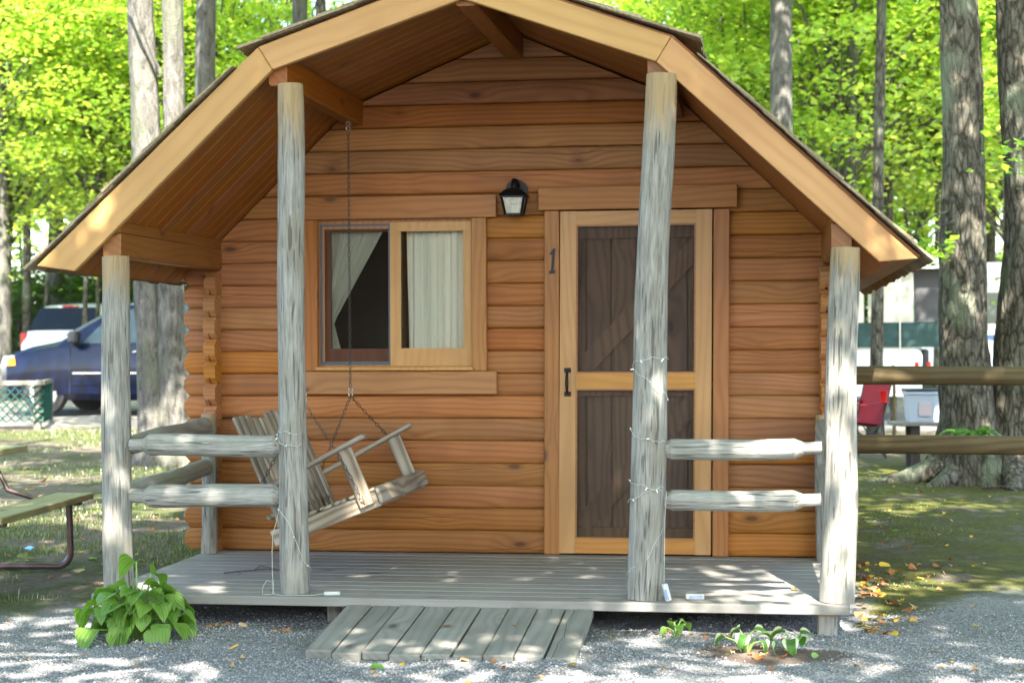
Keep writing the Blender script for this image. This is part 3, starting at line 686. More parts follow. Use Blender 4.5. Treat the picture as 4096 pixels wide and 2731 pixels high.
# ------------------------------------------------------------------ string lights and small things on the deck
WIRE = paint('clear_wire', (.42, .45, .38), .4); BULB = paint('milky_bulb', (.85, .86, .85), .3)
CLEARP = paint('white_plastic_box', (.5, .5, .47), .35); AA = paint('blue_battery', (.25, .32, .5), .4)
def wire_pts(px, py, rad, spec):       # spec: list of (angle deg, z) control points around a post
    out = []
    for (a0, z0), (a1, z1) in zip(spec, spec[1:]):
        n = max(2, int(abs(a1-a0)/12)+int(abs(z1-z0)/.06))
        for i in range(n):
            t = i/n; a = R(a0+(a1-a0)*t); z = z0+(z1-z0)*t; x = px(z); r = rad+.004
            out.append(Vector((x+r*math.cos(a), py+r*math.sin(a), z+.006*math.sin(t*9+z*20))))
    return out
def bulbs(par, pts, every, start=2):
    for i in range(start, len(pts), every):
        p = pts[i]; d = Vector((random.uniform(-.6, .6), -1, random.uniform(-.7, .7))).normalized()
        MB().tube([p, p+d*.012, p+d*.026], [.003, .004, .0025], 6).build('bulb', BULB, par)
sl1 = thing('string_light', 'thin white fairy light string wound round the post by the swing', 'string light', group='fairy light strings on the porch posts')
f2 = lambda z: .943+(.905-.943)*z/2.55
pts = wire_pts(f2, -1.765, .073, [(-60, .80), (-150, .815), (-200, .77), (-230, .62), (-200, .52), (-170, .45), (-100, .36), (-40, .16), (20, .10)])
w2 = MB().tube(pts, .0015, 5).build('wire', WIRE, sl1); bulbs(sl1, pts, 7)
pts = wire_pts(f2, -1.765, .073, [(-195, .80), (-120, .745), (-75, .735), (-30, .75)]); MB().tube(pts, .0015, 5).build('wire', WIRE, sl1); bulbs(sl1, pts, 5)
pts = [Vector(p) for p in ((.868, -1.79, .44), (.858, -1.82, .36), (.842, -1.83, .30), (.838, -1.83, .2), (.842, -1.84, .1), (.85, -1.845, .03), (.852, -1.85, .006), (.84, -1.87, .005), (.80, -1.87, .005), (.785, -1.82, .03), (.80, -1.79, .065), (.83, -1.80, .055), (.845, -1.85, .006), (.90, -1.885, .005), (.98, -1.885, .005), (1.06, -1.86, .004), (1.105, -1.84, .008))]
MB().tube(pts, .0015, 5).build('wire', WIRE, sl1)
MB().box(-.04, .04, -.018, .018, 0, .018, .004).build('battery_box', CLEARP, sl1, (1.145, -1.83, .001), (0, 0, .15), smooth=False)
sl2 = thing('string_light', 'thin white fairy light string wound round the post beside the screen door', 'string light', group='fairy light strings on the porch posts')
f3 = lambda z: 2.684+(2.779-2.684)*z/2.55
for spec in ([(-15, 1.17), (-60, 1.175), (-120, 1.165), (-178, 1.135), (-140, 1.11), (-75, 1.045), (-20, .985), (10, .96)], [(-185, .835), (-120, .79), (-60, .77), (-10, .765)],
             [(-182, .58), (-120, .565), (-60, .54), (-20, .53)], [(-25, .55), (-70, .54), (-120, .50), (-180, .465)], [(-10, .36), (-50, .29), (-80, .20), (-130, .155), (-175, .09)]):
    pts = wire_pts(f3, -1.765, .086, spec); MB().tube(pts, .0015, 5).build('wire', WIRE, sl2)
    if spec[0][1] > .4: bulbs(sl2, pts, 6)
pts = [(2.802, -1.80, .53), (2.795, -1.815, .4), (2.792, -1.82, .25), (2.79, -1.825, .12), (2.79, -1.83, .09)]
MB().tube(pts, .0015, 5).build('wire', WIRE, sl2)
MB().box(-.014, .014, -.02, .02, 0, .085, .004).build('battery_box', CLEARP, sl2, (2.812, -1.845, .003), (0, R(-14), .2), smooth=False)
MB().tube([(2.808, -1.866, .012), (2.796, -1.866, .060)], .0065, 8).build('battery', AA, sl2)
bb = thing('battery_box', 'small white battery box lying on the deck beside the door post', 'battery box', (2.935, -1.76, .0005), .1)
MB().box(-.045, .045, -.018, .018, 0, .026, .004).build('case', CLEARP, bb, smooth=False); MB().box(-.028, .034, -.0195, -.0185, .006, .020).build('battery', AA, bb, smooth=False)
tw = MB(); TWIG = paint('dark_twig', (.055, .042, .035), .8)
tw.tube([(.36, -1.12, .006), (.43, -1.09, .012), (.50, -1.02, .010), (.56, -1.00, .016), (.64, -1.0, .010), (.72, -1.03, .006)], [.004, .0045, .004, .004, .003, .002], 6)
tw.tube([(.50, -1.02, .010), (.52, -.97, .03), (.60, -.96, .012)], [.003, .003, .002], 5); tw.tube([(.64, -1.0, .010), (.665, -.98, .045), (.66, -.97, .085)], [.003, .002, .0015], 5); tw.tube([(.43, -1.09, .012), (.46, -1.13, .006)], .002, 5)
tag(tw.build('twig', TWIG), 'forked dark twig lying on the deck below the swing', 'twig')

# ------------------------------------------------------------------ fence
fence = thing('rail_fence', 'brown two rail wooden fence beside the right side of the cabin', 'fence', (3.78, .86, gz(3.78, .86)))
for z in (1.165, .735):
    rings = [[(t, .064*math.cos(a), max(-.060, .064*math.sin(a))) for a in [6.283*j/18 for j in range(18)]] for t in np.linspace(0, 2.75, 12)]
    rings = [[(p[0], p[1]+.003*math.sin(p[0]*5+z*9), min(p[2], .056)+.003*math.sin(p[0]*3.1+z)) for p in r] for r in rings]
    MB().loft(rings).build('rail', FENCE, fence, (-.03, 0, z), (0, 0, R(.0)), ang=.6)
for x in (.0, 2.66):
    MB().loft([[(x+.062*math.cos(a)*(1+.03*math.sin(3*a)), .125+.062*math.sin(a), z) for a in [6.283*j/14 for j in range(14)]] for z in (-.1, .3, .8, 1.30)]).build('fence_post', FENCE, fence, ang=.8)

# ------------------------------------------------------------------ picnic table
PIPE = paint('brown_painted_pipe', (.075, .045, .045), .35, .2, var=.25)
(ax, ay), (bx, by) = col_at(12, 9.55), col_at(214, 11.1)
ang = math.atan2(-(bx-ax), by-ay); gl = gz(-1.2, 0.)
tbl = thing('picnic_table', 'picnic table with greenish plank bench and brown pipe frame at left edge', 'picnic table', (bx, by, gl), ang)
Lb = 1.62
def plank(name, x0, x1, y0, y1, z0, z1): return MB().box(x0, x1, y0, y1, z0, z1, .005).build(name, BENCH, tbl, smooth=False)
plank('bench', -.235, 0, -Lb, 0, .430, .470)
for i in range(3): plank('table_board', -.52-.24*(i+1)+.006, -.52-.24*i, -Lb-.1, .26, .715, .755)
plank('bench', -1.72, -1.485, -Lb, 0, .430, .470)
for y in (-.16, -Lb+.14):
    pth = [(-.11, y, .425), (-.105, y, .30), (-.10, y, .12)]
    pth += [(-.10-.085*(1-math.cos(t)), y, .108-.085*math.sin(t)) for t in np.linspace(.2, 1.5708, 6)]
    pth += [(-.85, y, .023)]; pth2 = [(-1.70-p[0], p[1], p[2]) for p in pth[:-1]][::-1]
    MB().tube(pth+pth2, .021, 10).build('leg', PIPE, tbl)
    MB().tube([(-.16, y, .395), (-.5, y, .50), (-.60, y, .700), (-1.12, y, .700), (-1.22, y, .5), (-1.56, y, .395)], .017, 8).build('table_support', PIPE, tbl)
    MB().box(-.20, -.03, y-.03, y+.03, .405, .429, .004).build('bracket', PIPE, tbl, smooth=False)
    MB().box(-1.14, -.58, y-.03, y+.03, .690, .7145, .004).build('bracket', PIPE, tbl, smooth=False)
wx, wy = col_at(53, 11.7)
wr = MB().loft([[(0, 0, .004), (.07, .0, .006), (.075, .03, .016), (.005, .034, .010)], [(0, 0, .007), (.07, .0, .010), (.075, .03, .02), (.005, .034, .014)]])
tag(wr.build('wrapper', paint('blue_wrapper', (.16, .38, .72), .3), None, (wx, wy, gz(wx, wy)+.02), (.2, .1, -.5), smooth=False), 'small blue and white wrapper on the grass by the picnic bench', 'wrapper')

# ------------------------------------------------------------------ vehicles
def glassd(name, col=(.02, .03, .035), spec=.5): return paint(name, col, .06, 0., spec=spec)
DGL = glassd('tinted_car_glass', (.05, .085, .085), .3); TYRE = paint('tyre_rubber', (.03, .028, .028), .8); RIM = paint('silver_rim', (.55, .56, .57), .3, .8)
BLK = paint('black_plastic', (.015, .015, .017), .5); CHR = paint('chrome_strip', (.75, .76, .78), .15, .95); RED = paint('red_lens', (.5, .01, .012), .2); AMB = paint('amber_lens', (.9, .30, .02), .2)
def car(name, label, loc, rz, paintm, st, holes, wheels, panes, group=None):
    o = thing(name, label, 'car', loc, rz, group)
    rings = []
    for (x, zl, zb, zt, wb, wt) in st:
        half = [(wb*.90, zl), (wb*.985, zl+.10), (wb, zl+(zb-zl)*.55), (wb*.985, zb-.05), (wb*.955, zb), (wt*1.0, zt-.075), (wt*.94, zt-.025), (wt*.75, zt), (wt*.3, zt+.012)]
        rings.append([(x, -y, z) for y, z in half]+[(x, y, z) for y, z in half[::-1]])
    b = MB().loft(rings).build('body', paintm, o, ang=.5)
    cut = MB()
    for (hx, hz, r) in holes: cut.tube([(hx, -1.3, hz), (hx, -.62, hz)], r, 28); cut.tube([(hx, .62, hz), (hx, 1.3, hz)], r, 28)
    co = cut.build('cutter', BLK); bm_ = b.modifiers.new('arch', 'BOOLEAN'); bm_.object = co; bm_.solver = 'EXACT'
    bpy.context.view_layer.update(); dg = bpy.context.evaluated_depsgraph_get()
    me2 = bpy.data.meshes.new_from_object(b.evaluated_get(dg)); b.modifiers.clear(); b.data = me2; bpy.data.objects.remove(co)
    me2.polygons.foreach_set('use_smooth', [True]*len(me2.polygons)); me2.set_sharp_from_angle(angle=.5)
    for hx, hz, r in wheels:
        for s in (-1, 1):
            y = s*.86; wl = MB()
            wl.loft([[(hx+rr*math.cos(a), y+s*d, hz+rr*math.sin(a)) for a in [6.283*j/28 for j in range(28)]] for rr, d in ((r*.7, -.10), (r*.97, -.10), (r, -.07), (r, .05), (r*.96, .09), (r*.68, .095))])
            wo = wl.build('wheel', TYRE, o)
            rm = MB().loft([[(hx+rr*math.cos(a), y+s*d, hz+rr*math.sin(a)) for a in [6.283*j/28 for j in range(28)]] for rr, d in ((r*.66, .07), (r*.66, .100), (r*.60, .104), (r*.2, .085))])
            for k in range(5):
                a = 6.283*k/5; rm.bar((hx, y+s*.098, hz), (hx+r*.62*math.cos(a), y+s*.104, hz+r*.62*math.sin(a)), .05, .02, (0, s, 0))
            rm.build('rim', RIM, wo)
    def side(x, z):            # outer |y| of the body at x,z on the greenhouse
        for (s0, s1) in zip(st, st[1:]):
            if s0[0] <= x <= s1[0]:
                t = (x-s0[0])/(s1[0]-s0[0]+1e-9); q = [a+(b_-a)*t for a, b_ in zip(s0, s1)]
                tt = (z-q[2])/max(.01, (q[3]-.075-q[2])); return q[4]*.955+(q[5]-q[4]*.955)*max(0, min(1, tt))
        return .9
    for nm, poly, mat in panes:
        for s in (-1, 1):
            pp = [(x, s*(side(x, z)+.006), z) for x, z in poly]; pq = [(x, s*(side(x, z)-.012), z) for x, z in poly]
            MB().loft([pp, pq]).build(nm, mat, o, smooth=False)
    return o, side
BLUE = paint('dark_blue_car_paint', (.001, .004, .02), .3, 0., coat=.3, spec=.2)
WHT = paint('white_car_paint', (.78, .79, .80), .3, 0., coat=.8)
hx, hy = col_at(97, 26.3); vg = gz(hx, hy+.9)
ST = [(-.80, .42, .60, .70, .55, .50), (-.76, .30, .72, .80, .74, .66), (-.62, .24, .84, .93, .88, .80), (-.30, .22, .95, 1.03, .95, .86), (.0, .22, 1.00, 1.08, .975, .88), (.22, .22, 1.03, 1.13, .985, .88),
      (.55, .22, 1.04, 1.325, .99, .83), (.9, .22, 1.05, 1.525, .99, .78), (1.22, .22, 1.055, 1.665, .99, .75), (1.6, .22, 1.06, 1.73, .99, .735), (2.6, .22, 1.07, 1.755, .99, .735), (3.4, .22, 1.08, 1.75, .985, .73), (4.0, .25, 1.09, 1.70, .97, .71), (4.22, .32, 1.10, 1.50, .94, .74), (4.30, .40, 1.0, 1.12, .90, .80)]
van, vside = car('parked_car', 'dark blue minivan parked facing left behind the big twin trunk tree', (hx, hy+.99, vg), 0, BLUE, ST, [(0, .35, .395), (3.08, .35, .395)], [(0, .335, .335), (3.08, .335, .335)],
    [('side_window', [(.60, 1.075), (1.72, 1.085), (1.70, 1.62), (1.26, 1.575), (.92, 1.42)], DGL), ('side_window', [(1.80, 1.09), (2.92, 1.10), (2.90, 1.66), (1.78, 1.64)], DGL), ('side_window', [(3.02, 1.11), (4.02, 1.12), (3.9, 1.60), (3.0, 1.64)], DGL)])
for s in (-1, 1):
    MB().box(.48, 1.74, s*.997-.006, s*.997+.006, .620, .642).build('chrome_strip', CHR, van, smooth=False)
    MB().box(1.78, 2.95, s*.997-.006, s*.997+.006, .622, .644).build('chrome_strip', CHR, van, smooth=False)
    MB().box(.44, 2.0, s*.992-.010, s*.992+.010, .455, .475, .004).build('side_moulding', BLUE, van, smooth=False)
    MB().loft([[(.50+.02*k, s*.98, 1.03), (.60+.02*k, s*.98, 1.03), (.60, s*1.05, 1.09), (.50, s*1.05, 1.09)] for k in (0, 1)]).box(.47, .62, s*1.09-.10, s*1.09+.10, 1.075, 1.255, .03).build('mirror', BLK, van, smooth=False)
    MB().tube([(1.42, s*.995, .945), (1.46, s*1.03, .95), (1.64, s*1.03, .955), (1.68, s*.995, .955)], .014, 6).build('door_handle', CHR, van)
    MB().loft([[(-.66+dx, s*(.875+dy), z) for dx, dy, z in ((-.07, -.03, .72), (.18, .02, .745), (.16, .02, .90), (0, -.0, .885))], [(-.66+dx, s*(.82+dy), z) for dx, dy, z in ((-.07, -.03, .72), (.18, .02, .745), (.16, .02, .90), (0, -.0, .885))]]).build('headlight', paint('headlight_lens', (.7, .7, .68), .1), van, smooth=False)
    MB().loft([[(-.60+dx, s*(.900+dy), z) for dx, dy, z in ((0, 0, .74), (.14, .03, .75), (.13, .03, .86), (.02, 0, .855))], [(-.60+dx, s*(.85+dy), z) for dx, dy, z in ((0, 0, .74), (.14, .03, .75), (.13, .03, .86), (.02, 0, .855))]]).build('turn_signal', AMB, van, smooth=False)
    MB().tube([(1.9, s*.64, 1.735), (2.0, s*.65, 1.785), (3.6, s*.65, 1.785), (3.75, s*.64, 1.73)], .016, 6).build('roof_rail', BLK, van)
MB().box(.425, .433, -.988, .988, .30, 1.0).build('door_seam', BLK, van, smooth=False)
wsx = [(.62, 1.17), (1.50, 1.618)]
MB().loft([[(.28, -.76, 1.21), (.28, .76, 1.21), (1.16, .66, 1.685), (1.16, -.66, 1.685)], [(.32, -.76, 1.14), (.32, .76, 1.14), (1.20, .66, 1.61), (1.20, -.66, 1.61)]]).build('windshield', DGL, van, smooth=False)
# white van further back, seen from behind
wx, wy = col_at(134, 36.5); wg = gz(wx, wy)
ST2 = [(0, .42, .62, .80, .80, .74), (.04, .34, .90, 1.02, .90, .82), (.10, .26, 1.02, 1.10, .93, .84), (.28, .24, 1.04, 1.40, .94, .78), (.42, .23, 1.05, 1.60, .945, .725), (.62, .23, 1.05, 1.70, .95, .71), (1.6, .22, 1.06, 1.75, .96, .72), (2.6, .22, 1.05, 1.70, .96, .71), (3.1, .22, 1.04, 1.45, .96, .78), (3.6, .22, 1.02, 1.12, .95, .86), (4.4, .25, .90, .98, .92, .82), (4.6, .35, .65, .78, .80, .7)]
suv, _ = car('parked_car', 'white minivan parked beyond the blue minivan, rear window towards the cabin', (wx, wy, wg), R(83), WHT, ST2, [(.95, .35, .39), (3.75, .35, .39)], [(.95, .335, .335), (3.75, .335, .335)],
    [('side_window', [(.55, 1.10), (1.5, 1.10), (1.5, 1.62), (.72, 1.58)], DGL), ('side_window', [(1.6, 1.10), (2.95, 1.10), (2.6, 1.58), (1.6, 1.62)], DGL)])
MB().loft([[(.12, -.78, 1.185), (.12, .78, 1.185), (.42, .66, 1.650), (.42, -.66, 1.650)], [(.18, -.78, 1.12), (.18, .78, 1.12), (.48, .66, 1.59), (.48, -.66, 1.59)]]).build('rear_window', glassd('rear_car_glass', (.010, .016, .024), .12), suv, smooth=False)
MB().box(.47, .55, -.17, .17, 1.655, 1.70, .01).build('brake_light', RED, suv, smooth=False)
for s in (-1, 1):
    MB().box(.05, .14, s*.86-.07, s*.86+.07, .78, 1.12, .02).build('tail_light', RED, suv, smooth=False)
    MB().tube([(.75, s*.62, 1.70), (.85, s*.62, 1.775), (2.2, s*.62, 1.79), (2.4, s*.62, 1.73)], .018, 6).build('roof_rail', BLK, suv)
MB().tube([(.7, .1, 1.70), (.66, .1, 2.5)], .006, 5).build('aerial', BLK, suv)

# ------------------------------------------------------------------ green lattice enclosure
GRN = paint('green_lattice_paint', (.010, .06, .045), .5, var=.15); BEI = paint('beige_board_paint', (.15, .135, .11), .6, var=.12)
lx, ly = col_at(92, 23.6); lg = gz(lx, ly)
lat = thing('lattice_enclosure', 'low green lattice screen with beige cap and posts in front of blue minivan', 'lattice screen', (lx, ly, lg), R(8))
LW, LD, H0, H1 = 1.5, 1.25, .10, .60
def lattice(org, ux, L):
    for sgn in (-1, 1):
        c = -H1
        while c < L+.05:
            a, b = (c, H0), (c+(H1-H0), H1)
            if a[0] < 0: a = (0, H0-c)
            if b[0] > L: b = (L, H1-(b[0]-L))
            if b[0]-a[0] > .03 and a[1] < H1:
                if sgn < 0: a, b = (L-a[0], a[1]), (L-b[0], b[1])
                off = Vector((ux.y, -ux.x, 0))*(.006*sgn)
                MB().bar(org+ux*a[0]+Vector((0, 0, a[1]))+off, org+ux*b[0]+Vector((0, 0, b[1]))+off, .010, .046, (ux.y, -ux.x, .001)).build('slat', GRN, lat, smooth=False)
            c += .118
lattice(Vector((-LW, 0, 0)), Vector((1, 0, 0)), LW); lattice(Vector((0.005, .01, 0)), Vector((-.16, .987, 0)), LD)
MB().box(-LW, .03, -.035, .045, .60, .66).build('cap_board', BEI, lat, smooth=False)
MB().bar((.0, .05, .63), (-.2, LD, .63), .08, .058).build('cap_board', BEI, lat, smooth=False)
for x, y in ((-.05, .035), (-LW+.05, .035), (-.21, LD-.04)): MB().box(x-.045, x+.045, y-.02, y+.05, -.02, .598).build('post', BEI, lat, smooth=False)

# ------------------------------------------------------------------ pop-up camper, trailer, camp things on the right
CWH = paint('white_camper_shell', (.74, .77, .75), .4, var=.05); CNV = paint('cream_canvas', (.55, .53, .43), .9, var=.1); DGR = paint('dark_green_canvas', (.015, .045, .042), .8, var=.2); NET = paint('dark_mesh_window', (.05, .05, .052), .8)
ALU = paint('pale_aluminium', (.6, .58, .48), .5, .4)
cx_, cy_ = 5.36, 14.2; cg = gz(5, 14)
cp = thing('popup_camper', 'white pop-up tent camper with cream canvas and dark green skirt behind chair', 'camper', (cx_, cy_, cg))
bz0, bz1 = .36, 1.02
prof = [(0, bz0), (0, bz1-.10), (-.03, bz1-.03), (-.10, bz1), (-3.4, bz1), (-3.5, bz1-.1), (-3.5, bz0)]
MB().loft([[(x, 0, z) for x, z in prof], [(x, 1.95, z) for x, z in prof]]).build('body', CWH, cp, ang=.6)
MB().box(-3.4, -.12, -.02, 1.97, bz1+.002, bz1+.09, .01).build('bed_rail', ALU, cp, smooth=False)
for i in range(3): MB().box(-1.25, -.86, -.012, -.001, .58+i*.10, .61+i*.10).build('vent_slat', CWH, cp, smooth=False)
for x in (-.10, .06): MB().box(x, x+.055, -.016, .03, .66, .83, .01).build('tail_light', RED, cp, smooth=False)
MB().box(.01, .09, .0, 1.95, .55, 1.0, .02).build('rear_bumper', BLK, cp, smooth=False)
MB().loft([[(x, -.05+.02*math.sin(x*9), 1.03), (x, -.04, 1.36), (x, .3, 1.38), (x, .3, 1.03)] for x in np.linspace(-3.5, .55, 30)]).build('green_skirt', DGR, cp, ang=.4)
for x0, x1 in ((-.72, -.12), (-1.6, -.78), (-3.0, -1.7)):
    MB().loft([[(x, -.02+.03*math.sin(x*16), 1.37), (x, .02+.02*math.sin(x*16), 2.15), (x, .06+.02*math.sin(x*16), 2.15), (x, .02+.03*math.sin(x*16), 1.37)] for x in np.linspace(x0, x1, 18)]).build('canvas_wall', CNV, cp, ang=.4)
MB().loft([[(x, .05, 1.38), (x, .1, 2.12), (x, .14, 2.12), (x, .09, 1.38)] for x in (-.10, .52)]).build('mesh_window', NET, cp, smooth=False)
MB().loft([[(x, -.15, 2.16), (x, 1.0, 2.30), (x, 2.1, 2.16), (x, 2.1, 2.10), (x, -.15, 2.10)] for x in (-3.6, .6)]).build('roof', CWH, cp, smooth=False)
for x in (-.62, -.30): MB().tube([(x, -.06, .98), (x, -.06, 2.12)], .035 if x < -.5 else .01, 8).build('canvas_pole', ALU, cp)
MB().loft([[(-1.9+.30*math.cos(a), y, .30+.30*math.sin(a)) for a in [6.283*j/20 for j in range(20)]] for y in (-.02, .18)]).build('wheel', TYRE, cp, ang=.6)
for x in (-.4, -3.2): MB().box(x-.02, x+.02, .2, .24, -.02, .37).build('jack_leg', BLK, cp, smooth=False)
MB().box(-.35, .0, -.006, -.0005, .50, .503).build('door_seam', BLK, cp, smooth=False)
stx, sty = col_at(2052, 19.6)
tag(MB().tube([(0, 0, -.05), (.01, 0, .45), (.0, .01, .92)], [.022, .02, .017], 8, jit=.1).build('wooden_stake', FENCE, None, (stx, sty, gz(stx, sty))), 'thin brown wooden stake standing behind the red folding chair', 'stake')
tx, ty = col_at(2118, 31); tg = gz(tx, ty)
tr = thing('travel_trailer', 'white travel trailer glimpsed between the trunks at the right edge', 'trailer', (tx, ty, tg), R(6))
MB().loft([[(x, y, z) for x, z in ((0, .45), (-.05, 1.5), (.1, 2.15), (.35, 2.33), (5.6, 2.33), (5.8, 2.1), (5.8, .45))] for y in (0, 2.2)]).build('body', CWH, tr, ang=.5)
for x in (.9, 2.6, 4.3): MB().box(x, x+.8, -.02, -.002, 1.25, 1.8).build('window', DGL, tr, smooth=False)
MB().box(.05, 5.75, -.012, -.001, .95, 1.05).build('stripe', paint('blue_stripe', (.08, .16, .35), .5), tr, smooth=False)
for x in (2.4, 3.3): MB().loft([[(x+.32*math.cos(a), y, .32+.32*math.sin(a)) for a in [6.283*j/20 for j in range(20)]] for y in (-.03, .2)]).build('wheel', TYRE, tr, ang=.6)
# folding chair
REDC = paint('red_chair_cloth', (.26, .006, .018), .75, var=.12)
qx, qy = col_at(1958, 18.4); qg = gz(qx, qy)
ch = thing('folding_chair', 'red fabric folding camp chair with black frame beside cabin corner', 'chair', (qx, qy, qg), R(-62))
ch.scale = (.94, .94, .94)
def cloth(pts0, pts1, th=.012): return MB().loft([[Vector(a)+(Vector(b)-Vector(a))*t+Vector((0, -.02*math.sin(math.pi*t), -.03*math.sin(math.pi*t))) for a, b in zip(pts0, pts1)] for t in np.linspace(0, 1, 8)])
cloth([(-.26, -.22, .43), (-.26, .22, .38), (-.26, .22, .368), (-.26, -.22, .418)], [(.26, -.22, .43), (.26, .22, .38), (.26, .22, .368), (.26, -.22, .418)]).build('seat', REDC, ch, ang=.6)
cloth([(-.27, .20, .38), (-.29, .34, .90), (-.29, .352, .90), (-.27, .212, .38)], [(.27, .20, .38), (.29, .34, .90), (.29, .352, .90), (.27, .212, .38)]).build('backrest', REDC, ch, ang=.6)
for s in (-1, 1):
    MB().loft([[(s*.27-.045, y, z), (s*.27+.045, y, z), (s*.27+.045, y, z-.012), (s*.27-.045, y, z-.012)] for y, z in ((-.30, .615), (-.1, .60), (.1, .605), (.28, .635))]).build('armrest', REDC, ch, ang=.6)
    MB().tube([(s*.29, -.27, .0), (s*.27, -.25, .44), (s*.28, -.28, .61)], .010, 6).build('frame_leg', BLK, ch); MB().tube([(s*.29, .24, .0), (s*.27, .22, .45), (s*.29, .345, .91)], .010, 6).build('frame_leg', BLK, ch)
    MB().tube([(s*.29, -.27, .02), (s*.27, .22, .40)], .009, 6).build('cross_brace', BLK, ch); MB().tube([(s*.29, .24, .02), (s*.27, -.25, .42)], .009, 6).build('cross_brace', BLK, ch)
for y in (-.26, .23):
    MB().tube([(-.29, y, .02), (.27, y, .41)], .009, 6).build('cross_brace', BLK, ch); MB().tube([(.29, y, .02), (-.27, y, .41)], .009, 6).build('cross_brace', BLK, ch)
px_, py_ = col_at(2029, 18.1)
cup = MB().loft([[(rr*math.cos(a), rr*math.sin(a), z) for a in [6.283*j/16 for j in range(16)]] for rr, z in ((.030, 0), (.046, .115), (.049, .120), (.044, .118), (.028, .01))])
tag(cup.build('cup', paint('red_plastic_cup', (.62, .012, .012), .35), None, (px_, py_, qg+.585), ang=.7), 'red plastic cup standing on the arm of the folding chair', 'cup')
# storage bin on its stand
sx_, sy_ = col_at(2128, 17.4); sg = gz(sx_, sy_)
stn = thing('stand', 'low grey plank stand under the clear plastic bin', 'stand', (sx_, sy_, sg), R(5))
MB().box(-.36, .34, -.22, .22, .42, .455, .004).build('top', DECK, stn, smooth=False)
for x in (-.14, .24):
    for y in (-.16, .16): MB().box(x-.04, x+.04, y-.03, y+.03, -.02, .4195).build('leg', TWIG, stn, smooth=False)
N = NT('cloudy_plastic'); pb = N.pbsdf(Base_Color=(.62, .70, .80), Roughness=.35, Transmission_Weight=.25); CLO = N.mat
bn_ = thing('storage_bin', 'cloudy clear plastic storage bin with dark lid on a low stand', 'bin', (sx_, sy_, sg+.456), R(5))
def rr_(hw, hd, z): return [(-hw, -hd, z), (hw, -hd, z), (hw, hd, z), (-hw, hd, z)]
MB().loft([rr_(.185, .13, 0), rr_(.19, .135, .02), rr_(.21, .15, .27), rr_(.222, .162, .275), rr_(.222, .162, .30)]).build('tub', CLO, bn_, smooth=False)
MB().box(-.228, .228, -.168, .168, .301, .325, .008).build('lid', paint('dark_blue_lid', (.02, .03, .07), .4), bn_, smooth=False)
MB().box(-.10, .02, -.152, -.147, .06, .19).build('contents', paint('pale_contents', (.62, .5, .5), .8), bn_, smooth=False)

# unseen cabin added behind the viewer so the window panes reflect something dark
nb = thing('reflection_cabin', 'brown unseen cabin added behind the viewer to darken the window reflections', 'cabin', (-4.4, -24.5, gz(-4.4, -24.5)), R(4))
for i in range(18): MB().box(-3.4, 3.4, -.06+.004*(i % 2), .06, i*.16, i*.16+.156, .02).build('log', LOG, nb, smooth=False)
MB().prism([(-3.9, 2.7), (0, 4.7), (3.9, 2.7), (3.9, 2.82), (0, 4.85), (-3.9, 2.82)], -4.6, .6).build('roof', SHK, nb, smooth=False)
MB().prism([(-3.4, 2.88), (3.4, 2.88), (0, 4.62)], -.05, .05).build('gable', LOG, nb, smooth=False)
MB().box(-3.4, 3.4, -4.2, -4.1, 0, 2.8).build('back_wall', LOG, nb, smooth=False)
for s in (-1, 1): MB().box(s*3.35-.05, s*3.35+.05, -4.1, -.06, 0, 2.8).build('side_wall', LOG, nb, smooth=False)
MB().box(-.5, .45, .062, .10, .1, 2.1).build('door', DOORW, nb, smooth=False)
# ------------------------------------------------------------------ TREES
def bark(name, c0, c1, c2, furrow, lichen, patch, plates=.42):
    N = NT(name); p = N.v('ADD', N.tc(), N.comb(N.m('MULTIPLY', N.rand(), 31.), N.m('MULTIPLY', N.rand(), 17.), 0.)); x, y, z = N.sep(p)
    f = N.noise(N.comb(N.m('MULTIPLY', x, furrow), N.m('MULTIPLY', y, furrow), N.m('MULTIPLY', z, furrow*.3)), 1., 3., .65, .6)
    pl = N.vor(N.comb(N.m('MULTIPLY', x, furrow), N.m('MULTIPLY', y, furrow), N.m('MULTIPLY', z, furrow*.28)), .75, 'DISTANCE_TO_EDGE')
    f = N.m('MULTIPLY', f, N.m('ADD', 1.04-plates, N.m('MULTIPLY', N.step(pl, .0, .16), plates)))
    fine = N.noise(p, 55., 2., .65); pt = N.noise(N.comb(x, y, N.m('MULTIPLY', z, .6)), patch, 3., .55)
    col = N.ramp(N.m('ADD', N.m('MULTIPLY', f, .75), N.m('MULTIPLY', fine, .25)), [(.32, c0), (.5, c1), (.72, c2)])
    col = N.mix(N.m('MULTIPLY', N.step(pt, .5, .66), .55), col, lichen)
    N.pbsdf(Base_Color=col, Roughness=.95, Normal=N.bump(N.m('ADD', f, N.m('MULTIPLY', fine, .3)), .9, .03), Specular_IOR_Level=.15); return N.mat
BARKD = bark('furrowed_dark_bark', (.03, .027, .02), (.10, .09, .07), (.20, .185, .15), 22., (.17, .20, .14), 3.)
BARKL = bark('pale_grey_bark', (.04, .037, .031), (.105, .10, .088), (.185, .178, .16), 16., (.095, .105, .07), 2.6, .10)
